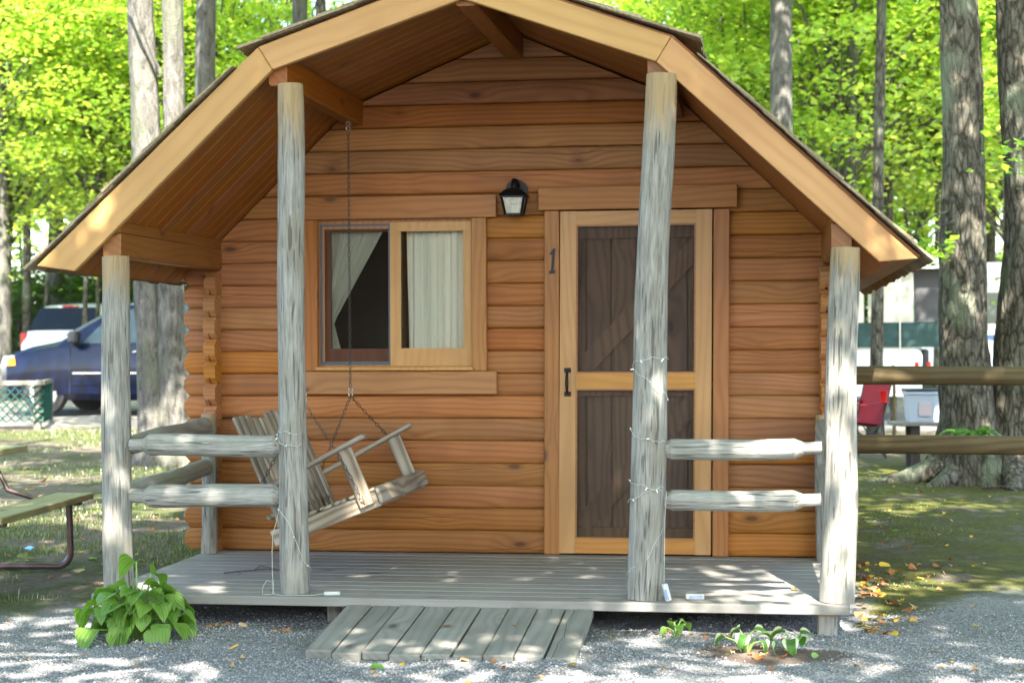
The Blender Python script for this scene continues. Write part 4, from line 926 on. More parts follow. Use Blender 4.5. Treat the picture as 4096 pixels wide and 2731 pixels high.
def leafmat(name, cols, trans, tw=.55, gloss=.07):
    N = NT(name); r = N.n('ShaderNodeNewGeometry').outputs['Random Per Island']
    col = N.ramp(r, [(i/(len(cols)-1), c) for i, c in enumerate(cols)])
    tcol = N.mix(1., col, trans, 'MULTIPLY')
    d = N.n('ShaderNodeBsdfDiffuse', {'Color': col}); t = N.n('ShaderNodeBsdfTranslucent', {'Color': tcol})
    mx = N.n('ShaderNodeMixShader', {0: tw, 1: d.outputs[0], 2: t.outputs[0]}); gl = N.n('ShaderNodeBsdfGlossy', {'Color': (1, 1, 1, 1), 'Roughness': .38})
    mx = N.n('ShaderNodeMixShader', {0: gloss, 1: mx.outputs[0], 2: gl.outputs[0]}); N.t.links.new(mx.outputs[0], N.out.inputs[0]); return N.mat
LEAF = leafmat('maple_leaf', [(.09, .18, .022), (.16, .27, .03), (.22, .33, .04), (.30, .37, .05)], (2.3, 2.3, 1.6))
LEAF2 = leafmat('young_maple_leaf', [(.13, .23, .03), (.22, .34, .045), (.30, .40, .06), (.42, .45, .08)], (2.2, 2.2, 1.5))
LEAFD = leafmat('dark_bush_leaf', [(.035, .075, .014), (.06, .12, .02), (.085, .16, .026)], (2.2, 2.2, 1.4), .35)  # darker green leaf colour for the bushes
rng = np.random.default_rng(5)
def leaf_geo(cen, size, tilt, rng, ydir=None):
    n = len(cen); az = rng.uniform(0, 2*np.pi, n); s = size*rng.uniform(.7, 1.3, n)
    nz = np.stack([rng.normal(0, tilt, n), rng.normal(0, tilt, n), np.ones(n)], 1); nz /= np.linalg.norm(nz, axis=1)[:, None]
    d = np.stack([np.cos(az), np.sin(az), rng.normal(-.35, .35, n)], 1); d -= nz*(d*nz).sum(1)[:, None]; d /= np.linalg.norm(d, axis=1)[:, None]
    b = np.cross(nz, d)
    loc = np.array([(0, 0, 0), (.42, .50, .09), (1., 0, -.04), (.42, -.50, .09)])
    v = cen[:, None, :]+s[:, None, None]*(d[:, None, :]*loc[None, :, 0:1]+b[:, None, :]*loc[None, :, 1:2]+nz[:, None, :]*loc[None, :, 2:3])
    base = (np.arange(n)*4)[:, None]
    f = np.concatenate([base+np.array([[0, 1, 2]]), base+np.array([[0, 2, 3]])], 0)
    return v.reshape(-1, 3), f
def crown_mesh(name, seed, rx, rz, clumps, per, size, mat, spread=.5, flat=.16, shell=.55, tilt=.45):
    rg = np.random.default_rng(seed); u = rg.normal(size=(clumps, 3)); u /= np.linalg.norm(u, axis=1)[:, None]
    rad = rg.uniform(0, 1, clumps)**(1/3*shell*1.6)
    cc = u*rad[:, None]*np.array([rx, rx, rz]); k = rg.integers(int(per*.5), int(per*1.5), clumps)
    cen = np.repeat(cc, k, 0); n = len(cen)
    sp = np.repeat(rg.uniform(.6, 1.5, clumps)*spread, k)
    off = rg.normal(size=(n, 3))*np.stack([sp, sp, sp*flat/.5*.35+.03], 1)
    if name == 'canopy':
        ra = np.sqrt(rg.uniform(0, 1, n))*sp*1.75; th = rg.uniform(0, 6.2832, n); off[:, 0] = ra*np.cos(th); off[:, 1] = ra*np.sin(th)
    off[:, 2] -= .18*(off[:, 0]**2+off[:, 1]**2)/spread
    pts = cen+off
    if name == 'canopy':            # stray leaves between the boughs
        e = rg.normal(size=(3600, 3)); e /= np.linalg.norm(e, axis=1)[:, None]; pts = np.concatenate([pts, e*rg.uniform(0, 1, 3600)[:, None]**.4*np.array([rx, rx, rz])], 0)
    v, f = leaf_geo(pts, size, tilt, rg); return np_mesh(name, v, f, mat), cc
def branch_mesh(cc, zlow, seed, mat, count, r0):
    r_ = random.Random(seed); mb = MB(); idx = r_.sample(range(len(cc)), min(count, len(cc)))
    for i in idx:
        t = Vector(cc[i]); s = Vector((0, 0, zlow+(t.z-zlow)*r_.uniform(.15, .55))); mid = (s+t)/2+Vector((r_.uniform(-.3, .3), r_.uniform(-.3, .3), r_.uniform(.05, .5)))
        k = (t-s).length/5; mb.tube([s, s+(mid-s)*.5+Vector((0, 0, .05)), mid, t], [r0*(.5+k), r0*(.4+k*.6), r0*(.3+k*.4), r0*.12], 6, jit=.1, rnd=r_)
    return mb.mesh('branches', mat, ang=1.2)
CR = {}
for key, seed, rx, rz, cl, per, sz, mat, spd in (('A', 1, 4.6, 3.2, 230, 60, .125, LEAF, .62), ('B', 2, 4.2, 3.6, 210, 60, .125, LEAF, .6), ('S1', 3, 2.4, 2.0, 36, 190, .088, LEAF2, .46), ('S2', 4, 2.1, 2.4, 34, 190, .092, LEAF2, .44), ('S3', 5, 2.9, 1.6, 38, 190, .088, LEAF2, .48), ('U', 6, 1.6, 1.3, 90, 55, .10, LEAFD, .35), ('C1', 7, 4.8, 2.4, 54, 330, .12, LEAF, .34), ('C2', 8, 4.7, 2.4, 52, 330, .12, LEAF, .36)):
    me, cc = crown_mesh('canopy' if key[0] == 'C' else 'crown', seed, rx, rz, cl, per, sz, mat, spd)
    CR[key] = (me, branch_mesh(cc, -rz*1.15, seed, BARKL, 26 if key in 'ABC1C2' else 34, .055 if key in 'ABC1C2' else .03), rx, rz)
from mathutils import noise as mnoise
def trunk(path, rad, mat, parent, seed, rough=.05, n=18, name='trunk', seg=26, freq=5, ridge=0., flare=0.):
    r_ = random.Random(seed); P_ = [Vector(p) for p in path]; ph = [r_.uniform(0, 6.28) for _ in range(6)]; rings = []
    for i in range(seg+1):
        t = i/seg*(len(P_)-1); k = min(int(t), len(P_)-2); f = t-k; p0, p1 = P_[k], P_[k+1]; f2 = f*f*(3-2*f)*.5+f*.5
        c = p0.lerp(p1, f2); rr = rad[k]+(rad[k+1]-rad[k])*f2
        c = c+Vector((math.sin(c.z*1.9+ph[4]), math.cos(c.z*1.5+ph[5]), 0))*rr*.10
        ring = []
        for j in range(n):
            a = 6.283*j/n; k_ = 1+rough*math.sin(freq*a+ph[0]+c.z*.7)*.5+rough*.9*math.sin(2*a+ph[2]+c.z*1.1)+r_.uniform(-.006, .006)
            if ridge:
                q = Vector((math.cos(a)*freq*.55+ph[0]*7, math.sin(a)*freq*.55, c.z*2.1+ph[1])); k_ += ridge*(.35-abs(mnoise.noise(q)))+ridge*.5*(.3-abs(mnoise.noise(q*2.3)))
            k_ += .10*mnoise.noise(Vector((math.cos(a)*1.3+ph[3], math.sin(a)*1.3, c.z*1.2)))
            if flare: k_ += flare*max(0, math.sin(2.5*a+ph[5]))**1.5*math.exp(-max(0, c.z+.05)/.22)
            ring.append(c+Vector((math.cos(a), math.sin(a), 0))*rr*k_)
        rings.append(ring)
    return MB().loft(rings).build(name, mat, parent, ang=1.3)
def tree(label, x, y, r, H, key, zc, sc, rz, mat=None, lean=(0, 0), group=None, seed=0, branch=True, name='maple_tree', crown2=None):
    g = gz(x, y); o = thing(name, label, 'tree', (x, y, g), 0, group); mat = mat or BARKL
    lx_, ly_ = lean
    trunk([(0, 0, -.15), (0, 0, .12), (lx_*.1, ly_*.1, .8), (lx_*.5, ly_*.5, H*.5), (lx_, ly_, H)], [r*1.5, r*1.3, r*1.02, r*.85, r*.35], mat, o, seed)
    for (k2, z2, s2, r2) in [(key, zc, sc, rz)]+(crown2 or []):
        me, br, rx, rzz = CR[k2]; f = min(1, z2/H)
        inst('crown', me, o, (lx_*f, ly_*f, z2), (0, 0, r2), (s2, s2, s2))
        if branch: inst('branches', br, o, (lx_*f, ly_*f, z2), (0, 0, r2), (s2, s2, s2))
    return o
# twin-trunk tree on the left, behind the blue rail corner
tl_ = thing('maple_tree', 'pale twin trunk maple whose grey trunks rise behind the left roof slope', 'tree', (-2.98, 7.26, gz(-2.98, 7.26)))
trunk([(-.06, 0, -.2), (-.07, 0, .25), (-.10, 0, 1.3), (-.14, 0, 2.3), (-.215, 0, 4.8), (-.35, .1, 9.5), (-.5, .2, 14)], [.30, .225, .165, .150, .136, .115, .06], BARKL, tl_, 21, .05, 40, seg=120, freq=8, ridge=.045, flare=.25)
trunk([(.12, .03, -.2), (.14, .03, .25), (.11, .0, 1.3), (.125, 0, 2.3), (.13, .02, 4.8), (.45, .3, 9.5), (.9, .5, 14)], [.30, .22, .150, .128, .108, .09, .05], BARKL, tl_, 22, .05, 40, seg=120, freq=8, ridge=.045, flare=.25)
MB().tube([(.05, -.13, 4.05), (-.10, -.32, 4.55), (-.25, -.42, 5.1), (-.5, -.5, 5.8)], [.022, .016, .013, .008], 7, jit=.2).build('branch', BARKL, tl_)
inst('crown', CR['A'][0], tl_, (-.1, .3, 11.5), (0, 0, .4)); inst('branches', CR['A'][1], tl_, (-.1, .3, 11.5), (0, 0, .4))
tree('grey maple trunk just right of the twin trunks above the left roof slope', *col_at(476, 21.0), .135, 13, 'B', 11.6, .95, 1.2, seed=23)
# twin-trunk tree on the right
trr = thing('maple_tree', 'rough dark barked twin trunk maple with flaring roots beside the rail fence', 'tree', (5.27, 6.05, gz(5.27, 6.05)))
trunk([(-.19, 0, -.25), (-.20, 0, .12), (-.215, 0, .55), (-.225, 0, 1.2), (-.21, 0, 2.2), (-.255, 0, 4.4), (-.35, .2, 9), (-.6, .4, 13.5)], [.50, .34, .245, .21, .20, .165, .13, .05], BARKD, trr, 31, .04, 60, seg=190, freq=9, ridge=.16, flare=.5)
trunk([(.34, .08, -.25), (.34, .08, .12), (.31, .05, .55), (.31, .04, 1.2), (.33, .05, 2.2), (.30, .05, 4.4), (.55, .2, 9), (1.0, .5, 13.5)], [.52, .36, .26, .225, .205, .185, .14, .05], BARKD, trr, 32, .04, 60, seg=190, freq=9, ridge=.16, flare=.5)
for a, L, r in ((3.35, 1.05, .13), (3.9, .7, .12), (4.6, .75, .13), (5.3, .85, .12), (5.9, .95, .12), (.3, .7, .11), (2.6, .6, .10)):
    c, s = math.cos(a), math.sin(a); x0 = -.1 if c < -.3 else .2
    MB().tube([(x0+c*.1, s*.1, .30), (x0+c*.34*L, s*.34*L, .14), (x0+c*.66*L, s*.66*L, .035), (x0+c*L, s*L, -.03), (x0+c*L*1.15, s*L*1.15, -.05)], [r*1.1, r*.95, r*.65, r*.36, r*.15], 10, jit=.2).build('root', BARKD, trr, ang=1.2)
inst('crown', CR['B'][0], trr, (.2, .3, 11.2), (0, 0, 2.)); inst('branches', CR['B'][1], trr, (.2, .3, 11.2), (0, 0, 2.))
# low leafy twigs of the dark twin trunk, hanging in front of the camper
r9 = np.random.default_rng(44)
for (px, zz, d, n9) in ((2105, 2.02, 15.2, 90), (2330, 2.75, 14.6, 40), (2075, 2.12, 15.5, 60)):
    bx9, by9 = col_at(px, d); c9 = np.array([bx9-5.27, by9-6.05, zz-gz(5.27, 6.05)])
    q9 = c9+r9.normal(size=(n9, 3))*np.array([.17, .2, .07]); v9, f9 = leaf_geo(q9, .085, .5, r9); inst('leaf_spray', np_mesh('leaf_spray', v9, f9, LEAF), trr)['kind'] = 'stuff'
    tx9 = -.22 if px < 2200 else .32; MB().tube([(tx9, -.05, c9[2]+.35), (tx9+(c9[0]-tx9)*.5, c9[1]*.5, c9[2]+.25), tuple(c9)], [.014, .009, .004], 6).build('twig', BARKD, trr)
# named trunks seen against the wood
tree('smooth grey maple trunk rising behind the right roof slope', *col_at(1806, 19.5), .128, 13, 'A', 11.3, .9, 2.2, seed=41, lean=(-.1, 0))
tree('slender trunk standing between the cabin and the camper canvas', *col_at(2010, 19.9), .072, 8, 'S1', 7.2, 1.0, .5, BARKD, seed=42, lean=(.15, .3))
TL = [(12, 31, .14, 'pale trunk at the left picture edge behind the white minivan', BARKL), (62, 39, .10, 'thin dark trunk in the wood left of the white minivan', BARKD), (132, 41, .17, 'pale trunk rising directly above the white minivan', BARKL),
      (238, 44, .12, 'thin pale trunk in the wood above the blue minivan', BARKL), (690, 25, .125, 'grey trunk touching the upper left roof edge', BARKL), (738, 27, .085, 'dark narrow trunk just left of the roof peak', BARKD),
      (1513, 38, .13, 'pale far trunk just right of the roof peak', BARKL), (1640, 41, .12, 'dark far trunk left of the smooth grey maple', BARKD), (1715, 46, .15, 'far grey trunk close left of the smooth grey maple', BARKL),
      (1868, 34, .11, 'far trunk close right of the smooth grey maple', BARKL), (1948, 26, .066, 'slim sunlit trunk above the right eave with bare side branches', BARKL), (2042, 28, .085, 'straight brown trunk above the right eave left of the dark twin trunk', BARKD),
      (2118, 45, .14, 'distant trunk immediately left of the dark twin trunk', BARKD), (2282, 36, .10, 'narrow trunk seen between the two dark trunks', BARKD), (320, 50, .13, 'distant trunk behind the blue minivan roof', BARKD), (175, 52, .14, 'distant dark trunk in the wood at upper left', BARKD), (1580, 52, .14, 'distant trunk beside the upper right roof slope', BARKD)]
for i, (px, d, r, lab, mt) in enumerate(TL):
    x, y = col_at(px, d); key = 'AB'[i % 2]; zc = 14+random.uniform(-.5, 2.)
    tree(lab, x, y, r, 16, key, zc, random.uniform(.5, .7), random.uniform(0, 6), mt, (random.uniform(-.3, .3), random.uniform(-.3, .3)), 'trees of the wood behind the cabin', 50+i, name='maple_tree')
# young understory trees: low leafy crowns that fill the wood
ZL = {True: 'left', False: 'right'}
spots = [(-60, 31), (20, 33), (95, 38), (190, 32), (225, 35), (290, 41), (360, 32), (430, 37), (520, 33), (600, 39), (660, 35), (55, 47), (330, 49), (560, 49), (180, 44),
         (1480, 38), (1560, 32), (1640, 37), (1700, 29), (1760, 42), (1830, 32), (1890, 26.5), (1960, 35), (2030, 27), (2090, 32), (2150, 28), (2230, 35), (2310, 29), (2390, 26), (2260, 44), (2000, 46), (1600, 48), (2440, 33), (2120, 40), (1850, 48)]
ORD = ['first', 'second', 'third', 'fourth', 'fifth', 'sixth', 'seventh', 'eighth', 'ninth', 'tenth', 'eleventh', 'twelfth', 'thirteenth', 'fourteenth', 'fifteenth', 'sixteenth', 'seventeenth', 'eighteenth', 'nineteenth', 'twentieth']
lefts = sorted(p[0] for p in spots if p[0] < 1000); rights = sorted((p[0] for p in spots if p[0] >= 1000), reverse=True)
for i, (px, d) in enumerate(spots):
    x, y = col_at(px, d); key = ['S1', 'S2', 'S3'][i % 3]; s = random.uniform(.95, 1.25); rzz = CR[key][3]
    H = 2.1+.012*d+rzz*s+random.uniform(0, 1.6)
    k2 = ['S3', 'S1', 'S2'][i % 3]; cr2 = [(k2, H+random.uniform(1.6, 3.4), s*.9, random.uniform(0, 6))]
    tree('light green young maple beyond the cabin, %s one counted from the %s picture edge' % ((ORD[lefts.index(px)], 'left') if px < 1000 else (ORD[rights.index(px)], 'right')), x, y, .045, H+3, key, H, s, random.uniform(0, 6), BARKD, (random.uniform(-.4, .4), random.uniform(-.4, .4)),
         'young maples left of the cabin' if px < 1000 else 'young maples right of the cabin', 90+i, name='young_maple', crown2=cr2)
# dark bushes under the trees behind the vehicles
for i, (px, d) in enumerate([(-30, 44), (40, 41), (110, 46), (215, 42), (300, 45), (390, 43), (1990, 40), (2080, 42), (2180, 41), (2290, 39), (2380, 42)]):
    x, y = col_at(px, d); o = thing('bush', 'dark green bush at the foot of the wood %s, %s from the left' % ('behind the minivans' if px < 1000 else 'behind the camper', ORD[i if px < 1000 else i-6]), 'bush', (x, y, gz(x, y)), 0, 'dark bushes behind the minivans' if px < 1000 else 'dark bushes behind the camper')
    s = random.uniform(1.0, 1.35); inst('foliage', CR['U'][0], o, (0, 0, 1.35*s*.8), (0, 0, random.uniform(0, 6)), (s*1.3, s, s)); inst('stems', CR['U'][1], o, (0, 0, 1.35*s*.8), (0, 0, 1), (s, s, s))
# canopy trees on the sunny side of the clearing (they shade the porch; behind the viewer)
for i, (x, y, zc, s, key, lx_, ly_, ro) in enumerate([(-4.4, -11.5, 8.3, 1.0, 'C1', 3.34, 2.32, 0.01), (5.4, -13.0, 8.6, 1.05, 'C2', -3.0, 4.64, 5.77), (10.2, -11.0, 8.3, 1.0, 'C1', -0.05, 3.09, 3.63), (-6.4, -13.5, 9.4, 1.0, 'C2', 1.08, 0.77, 0.7), (10.4, -15.6, 9.4, 1.05, 'C2', -0.04, -0.66, 1.59), (0.6, -15.2, 9.4, 1.0, 'C1', 0.84, 0.36, 0.49), (5.9, -17.0, 9.9, 1.0, 'C1', 0.4, 0.72, 2.49), (10.2, -2.2, 8.8, 0.95, 'C2', -2.53, 1.04, 4.73), (-6.4, -2.2, 9.0, 0.85, 'C1', 2.7, 0.06, 2.53), (13.5, -8.0, 9.4, 1.0, 'C1', 0.6, -1.1, 2.45), (9.8, -6.4, 9.4, 0.9, 'C2', -2.87, 0.5, 5.04), (0.3, -13.4, 9.3, 0.62, 'C1', 3.41, 6.28, 6.18)]):
    tree('tall maple %s across the gravel clearing, outside the picture' % ['at the left front', 'leaning over the viewer', 'at the right front', 'at the far left', 'at the far right', 'straight behind', 'behind to the right', 'beside the right lawn', 'beside the left lawn', 'at the right edge', 'reaching over the right lawn', 'slender and leaning towards the porch'][i], x, y, .17, 14, key, zc, s, ro, BARKL, (lx_*14/zc, ly_*14/zc), 'canopy maples across the clearing', 140+i)
# far mass of leaves closing the wood
rg = np.random.default_rng(9); n = 17000
aa = rg.uniform(-.42, .42, n)-YAW*0; dd = rg.uniform(54, 80, n); hh = np.abs(rg.normal(0, 1, n))
px = CAM[0]+np.sin(aa-YAW)*dd; py = CAM[1]+np.cos(aa-YAW)*dd
cl = np.sin(aa*31+dd*.3)+np.sin(aa*67-dd*.5)
pz = rg.uniform(.3, 19, n)+cl*.8; kp = (np.sin(aa*23+pz*.9)+np.sin(aa*41-pz*1.3+1)+.7*np.sin(pz*2.1+aa*60)) > -.55; px, py, pz = px[kp], py[kp], pz[kp]
v, f = leaf_geo(np.stack([px, py, pz], 1), .42, .7, rg)
o = inst('far_wood', np_mesh('far_wood', v, f, LEAF)); o['kind'] = 'stuff'; o['label'] = 'distant sunlit green wood closing the view behind the cabin'

stk, sty_ = col_at(2255, 15.2)
tag(MB().tube([(0, 0, .02), (.18, .01, .035), (.34, -.01, .02), (.52, .02, .012)], [.016, .014, .011, .006], 7, jit=.2).build('stick', BARKD, None, (stk, sty_, gz(stk, sty_))), 'dead grey stick lying at the foot of the dark twin trunk', 'stick')
# ------------------------------------------------------------------ hosta plants, fern
def hosta_leaf_mesh(seed, rim=False):
    r_ = random.Random(seed); nu, nv = 6, 9; vs_ = []
    curl = r_.uniform(.35, .9); fold = r_.uniform(.10, .30); tw = r_.uniform(-.3, .3)
    for j in range(nv+1):
        t = j/nv; wdt = .50*(math.sin(math.pi*min(1, t**.62*1.0))**.8)*(1-.12*t)+.004
        a = curl*t*1.5; yy = math.sin(a)/max(.2, curl*1.5); zz = (math.cos(a)-1)/max(.2, curl*1.5)
        for i in range(nu+1):
            u = i/nu*2-1; w_ = u*wdt
            vs_.append((w_*math.cos(tw*t), yy, zz+abs(u)*fold*wdt*2+.025*math.sin(t*7+u*3+seed)*abs(u)+w_*math.sin(tw*t)*.5-.05*t*u*u))
    fs_ = [(j*(nu+1)+i, j*(nu+1)+i+1, (j+1)*(nu+1)+i+1, (j+1)*(nu+1)+i) for j in range(nv) for i in range(nu)]
    return MB().add(vs_, fs_).mesh('leaf', VHOS if rim else HOS, ang=3.)
def hosta_mat(name, base, hi, rim):
    N = NT(name); x, y, z = N.sep(N.tc()); r = N.rand()
    st_ = N.m('MULTIPLY_ADD', N.m('SINE', N.m('MULTIPLY', N.m('DIVIDE', x, N.m('ADD', .25, N.m('MULTIPLY', N.m('SUBTRACT', 1., y), y))), 26.)), .5, .5)
    base, hi = tuple(v*.82 for v in base), tuple(v*.82 for v in hi)
    c = N.mix(N.m('MULTIPLY', st_, .35), base, hi); c = N.mix(N.m('MULTIPLY', r, .5), c, hi)
    c = N.mix(N.step(N.noise(N.tc(), 5., 3.), .66, .72), c, (.30, .25, .10))
    if rim: c = N.mix(N.step(N.m('ABSOLUTE', x), .22, .34), c, rim)
    d = N.n('ShaderNodeBsdfPrincipled', {'Base Color': c, 'Roughness': .42, 'Normal': N.bump(st_, .4, .01)}); t = N.n('ShaderNodeBsdfTranslucent', {'Color': N.mix(1., c, (2., 2., 1.2), 'MULTIPLY')})
    N.t.links.new(N.n('ShaderNodeMixShader', {0: .3, 1: d.outputs[0], 2: t.outputs[0]}).outputs[0], N.out.inputs[0]); return N.mat
HOS = hosta_mat('hosta_leaf_green', (.095, .22, .022), (.24, .40, .06), None); VHOS = hosta_mat('hosta_leaf_white_edge', (.05, .16, .02), (.10, .22, .03), (.55, .60, .40))
STEM = paint('hosta_stem_green', (.16, .27, .06), .5)
HL = [hosta_leaf_mesh(i) for i in range(6)]; HV = [hosta_leaf_mesh(20+i, True) for i in range(4)]
def hosta(name, label, x, y, n, R0, H, s0, s1, meshes, seed, lift=0, squash=1.):
    r_ = random.Random(seed); o = thing(name, label, 'plant', (x, y, gz(x, y)))
    for i in range(n):
        t = (i+.5)/n; a = i*2.39996+r_.uniform(-.4, .4); rr = R0*math.sqrt(t)*r_.uniform(.6, 1.05); h = H*(1-t**1.3)*r_.uniform(.8, 1.1)+.05
        tip = Vector((math.cos(a)*rr, math.sin(a)*rr*squash, h)); s = r_.uniform(s0, s1)*(1 if t > .2 else .85)
        st = MB().tube([(tip.x*.12, tip.y*.12, -.01), (tip.x*.5, tip.y*.5, h*.75), tip], [.005, .0045, .003], 5)
        st.build('stalk', STEM, o)
        el = -r_.uniform(.15, .75)-t*.35
        q = Matrix.Rotation(a-math.pi/2+r_.uniform(-.5, .5), 3, 'Z') @ Matrix.Rotation(el+.55*(1-t), 3, 'X') @ Matrix.Rotation(r_.uniform(-.35, .35), 3, 'Y')
        inst('leaf', r_.choice(meshes), o, tip, q.to_euler(), (s, s, s))
    return o
hb_ = hosta('hosta_plant', 'large clump of bright green broad leaves on gravel at left porch corner', .285, -2.22, 80, .31, .195, .075, .145, HL, 5, squash=.74)
for (x, y, z, a) in ((-.02, .03, .36, 1.2), (.05, .04, .30, -.6)):
    MB().tube([(0, 0, 0), (x*.6, y*.5, z*.6), (x, y, z)], .0045, 5).build('stalk', STEM, hb_); inst('leaf', HL[2], hb_, (x, y, z), (-.2, .3, a), (.13, .13, .13))
hosta('hosta_plant', 'small wilting hosta with upright leaves left of centre of the bare patch', 3.185, -2.33, 6, .12, .06, .06, .085, HV, 8)
hosta('hosta_plant', 'small drooping white edged hosta on the right of the bare patch', 3.40, -2.36, 5, .11, .05, .06, .095, HV, 9)
hosta('hosta_plant', 'tiny green seedling at the deck edge right of the ramp', 2.86, -2.02, 5, .07, .035, .04, .06, HL, 10)
fx, fy = col_at(2228, 15.3)
fern = thing('fern', 'small green fern between the two dark trunks', 'fern', (fx, fy, .30))
FRN = leafmat('fern_leaf', [(.04, .11, .015), (.08, .18, .02)], (2, 2, 1.3), .35)
for k in range(11):
    a = k*.571+.2; mb = MB(); L = random.uniform(.22, .32)
    pt = [Vector((math.cos(a)*L*t, math.sin(a)*L*t, .20*math.sin(t*2.4)*(L/.3))) for t in np.linspace(0, 1, 9)]
    sd2 = Vector((-math.sin(a), math.cos(a), 0))
    for i in range(1, 9):
        w_ = .055*math.sin(math.pi*(i/9)**.7)+.008
        for s in (-1, 1):
            d = (pt[i]-pt[i-1]); mb.add([pt[i-1]+d*.2, pt[i-1]+d*.9, pt[i]+sd2*s*w_-Vector((0, 0, .012)), pt[i-1]+sd2*s*w_*.8-Vector((0, 0, .012))], [(0, 1, 2, 3)])
    mb.build('frond', FRN, fern, smooth=False)

# ------------------------------------------------------------------ pebbles, grass, fallen leaves
def gzv(x, y):
    return np.array([gz(a, b)+.012*math.sin(a*9.1+b*2.3)*math.sin(b*7.7-a*3.1) for a, b in zip(x, y)])
n = 76000; x = rg.uniform(-.9, 5.3, n); y = -1.0-2.9*rg.uniform(0, 1, n)**.8
keep = (y < -1.72+.25*np.sin(x*2.3)+np.where(x > 3.8, .8, 0)+rg.normal(0, .18, n)) & ~((x > 1.26) & (x < 2.46) & (y > -2.68) & (y < -1.9)) & ((x-3.3)**2*5.8+(y+2.38)**2*17 > rg.uniform(.3, 1, n))
keep &= rg.uniform(0, 1, n) < .45+.55*(np.sin(x*3.1+y*2)+np.sin(y*5-x*1.7) > -.6)
x, y = x[keep], y[keep]; n = len(x); z = gzv(x, y); s = rg.uniform(.0025, .0062, n)*(1+.8*(rg.uniform(0, 1, n) > .95))
oc = np.array([(1, 0, 0), (-1, 0, 0), (0, 1, 0), (0, -1, 0), (0, 0, .75), (.2, .2, -.6)])
jit = rg.uniform(.6, 1.3, (n, 6, 3)); rot = rg.uniform(0, 6.28, n); c, sn_ = np.cos(rot), np.sin(rot)
q = oc[None]*jit; qx = q[:, :, 0]*c[:, None]-q[:, :, 1]*sn_[:, None]; qy = q[:, :, 0]*sn_[:, None]+q[:, :, 1]*c[:, None]
v = np.stack([x[:, None]+qx*s[:, None], y[:, None]+qy*s[:, None], z[:, None]+(q[:, :, 2]+.35)*s[:, None]], 2).reshape(-1, 3)
tri = np.array([(0, 2, 4), (2, 1, 4), (1, 3, 4), (3, 0, 4), (2, 0, 5), (1, 2, 5), (3, 1, 5), (0, 3, 5)]); f = (np.arange(n)*6)[:, None, None]+tri[None]
N = NT('gravel_stone'); r = N.n('ShaderNodeNewGeometry').outputs['Random Per Island']
N.pbsdf(Base_Color=N.ramp(r, [(0, (.125, .123, .123)), (.5, (.255, .253, .255)), (.85, (.35, .345, .34)), (1, (.47, .46, .44))]), Roughness=.9)
o = inst('gravel', np_mesh('gravel', v, f.reshape(-1, 3), N.mat)); o['kind'] = 'stuff'; o['label'] = 'loose grey crushed stone in front of the porch'
def blades(name, label, x, y, h0, h1, mat):
    n = len(x); z = gzv(x, y); a = rg.uniform(0, 6.28, n); h = rg.uniform(h0, h1, n); w_ = rg.uniform(.0015, .0035, n); le = rg.uniform(.1, .9, n)
    b = np.stack([x, y, z-.005], 1); d = np.stack([np.cos(a), np.sin(a), np.zeros(n)], 1); sd3 = np.stack([-np.sin(a), np.cos(a), np.zeros(n)], 1)
    m_ = b+d*(le*h*.3)[:, None]+np.array([0, 0, 1])*(h*.6)[:, None]; t_ = b+d*(le*h)[:, None]+np.array([0, 0, 1])*(h*(1-.3*le))[:, None]
    v = np.stack([b-sd3*w_[:, None], b+sd3*w_[:, None], m_+sd3*w_[:, None]*.8, m_-sd3*w_[:, None]*.8, t_], 1).reshape(-1, 3); k = (np.arange(n)*5)[:, None]
    f = np.concatenate([k+np.array([[0, 1, 2]]), k+np.array([[0, 2, 3]]), k+np.array([[3, 2, 4]])], 0)
    o = inst(name, np_mesh(name, v, f, mat)); o['kind'] = 'stuff'; o['label'] = label
GRS = leafmat('grass_blade', [(.05, .09, .015), (.09, .14, .025), (.14, .18, .04), (.26, .24, .09)], (1.8, 1.8, 1.2), .3)
def pat(x, y): return np.sin(x*2.1+1.3*np.sin(y*1.1))+np.sin(y*1.7+x*.8)+.6*np.sin(x*5.3-y*4.1)
n = 52000; d = 9.6+rg.uniform(0, 1, n)**1.3*14; pxx = rg.uniform(-60, 520, n)
x = CAM[0]+(FW.x+(pxx/2352-.5)*36/cd.lens*RT.x)*d; y = CAM[1]+(FW.y+(pxx/2352-.5)*36/cd.lens*RT.y)*d
k = (pat(x, y)+rg.normal(0, .5, n) > .1) & ((x < -.3) | (y > 4.2)) & (y > -1.4); blades('grass', 'thin patchy grass left of the cabin', x[k], y[k], .018, .055, GRS)
n = 26000; d = 8.9+rg.uniform(0, 1, n)**1.2*10; pxx = rg.uniform(1960, 2400, n)
x = CAM[0]+(FW.x+(pxx/2352-.5)*36/cd.lens*RT.x)*d; y = CAM[1]+(FW.y+(pxx/2352-.5)*36/cd.lens*RT.y)*d
k = (pat(x, y)+rg.normal(0, .6, n) > 1.0) & (x > 3.9) & (y > -.3); blades('moss_grass', 'mossy thin grass right of the cabin', x[k], y[k], .008, .022, GRS)
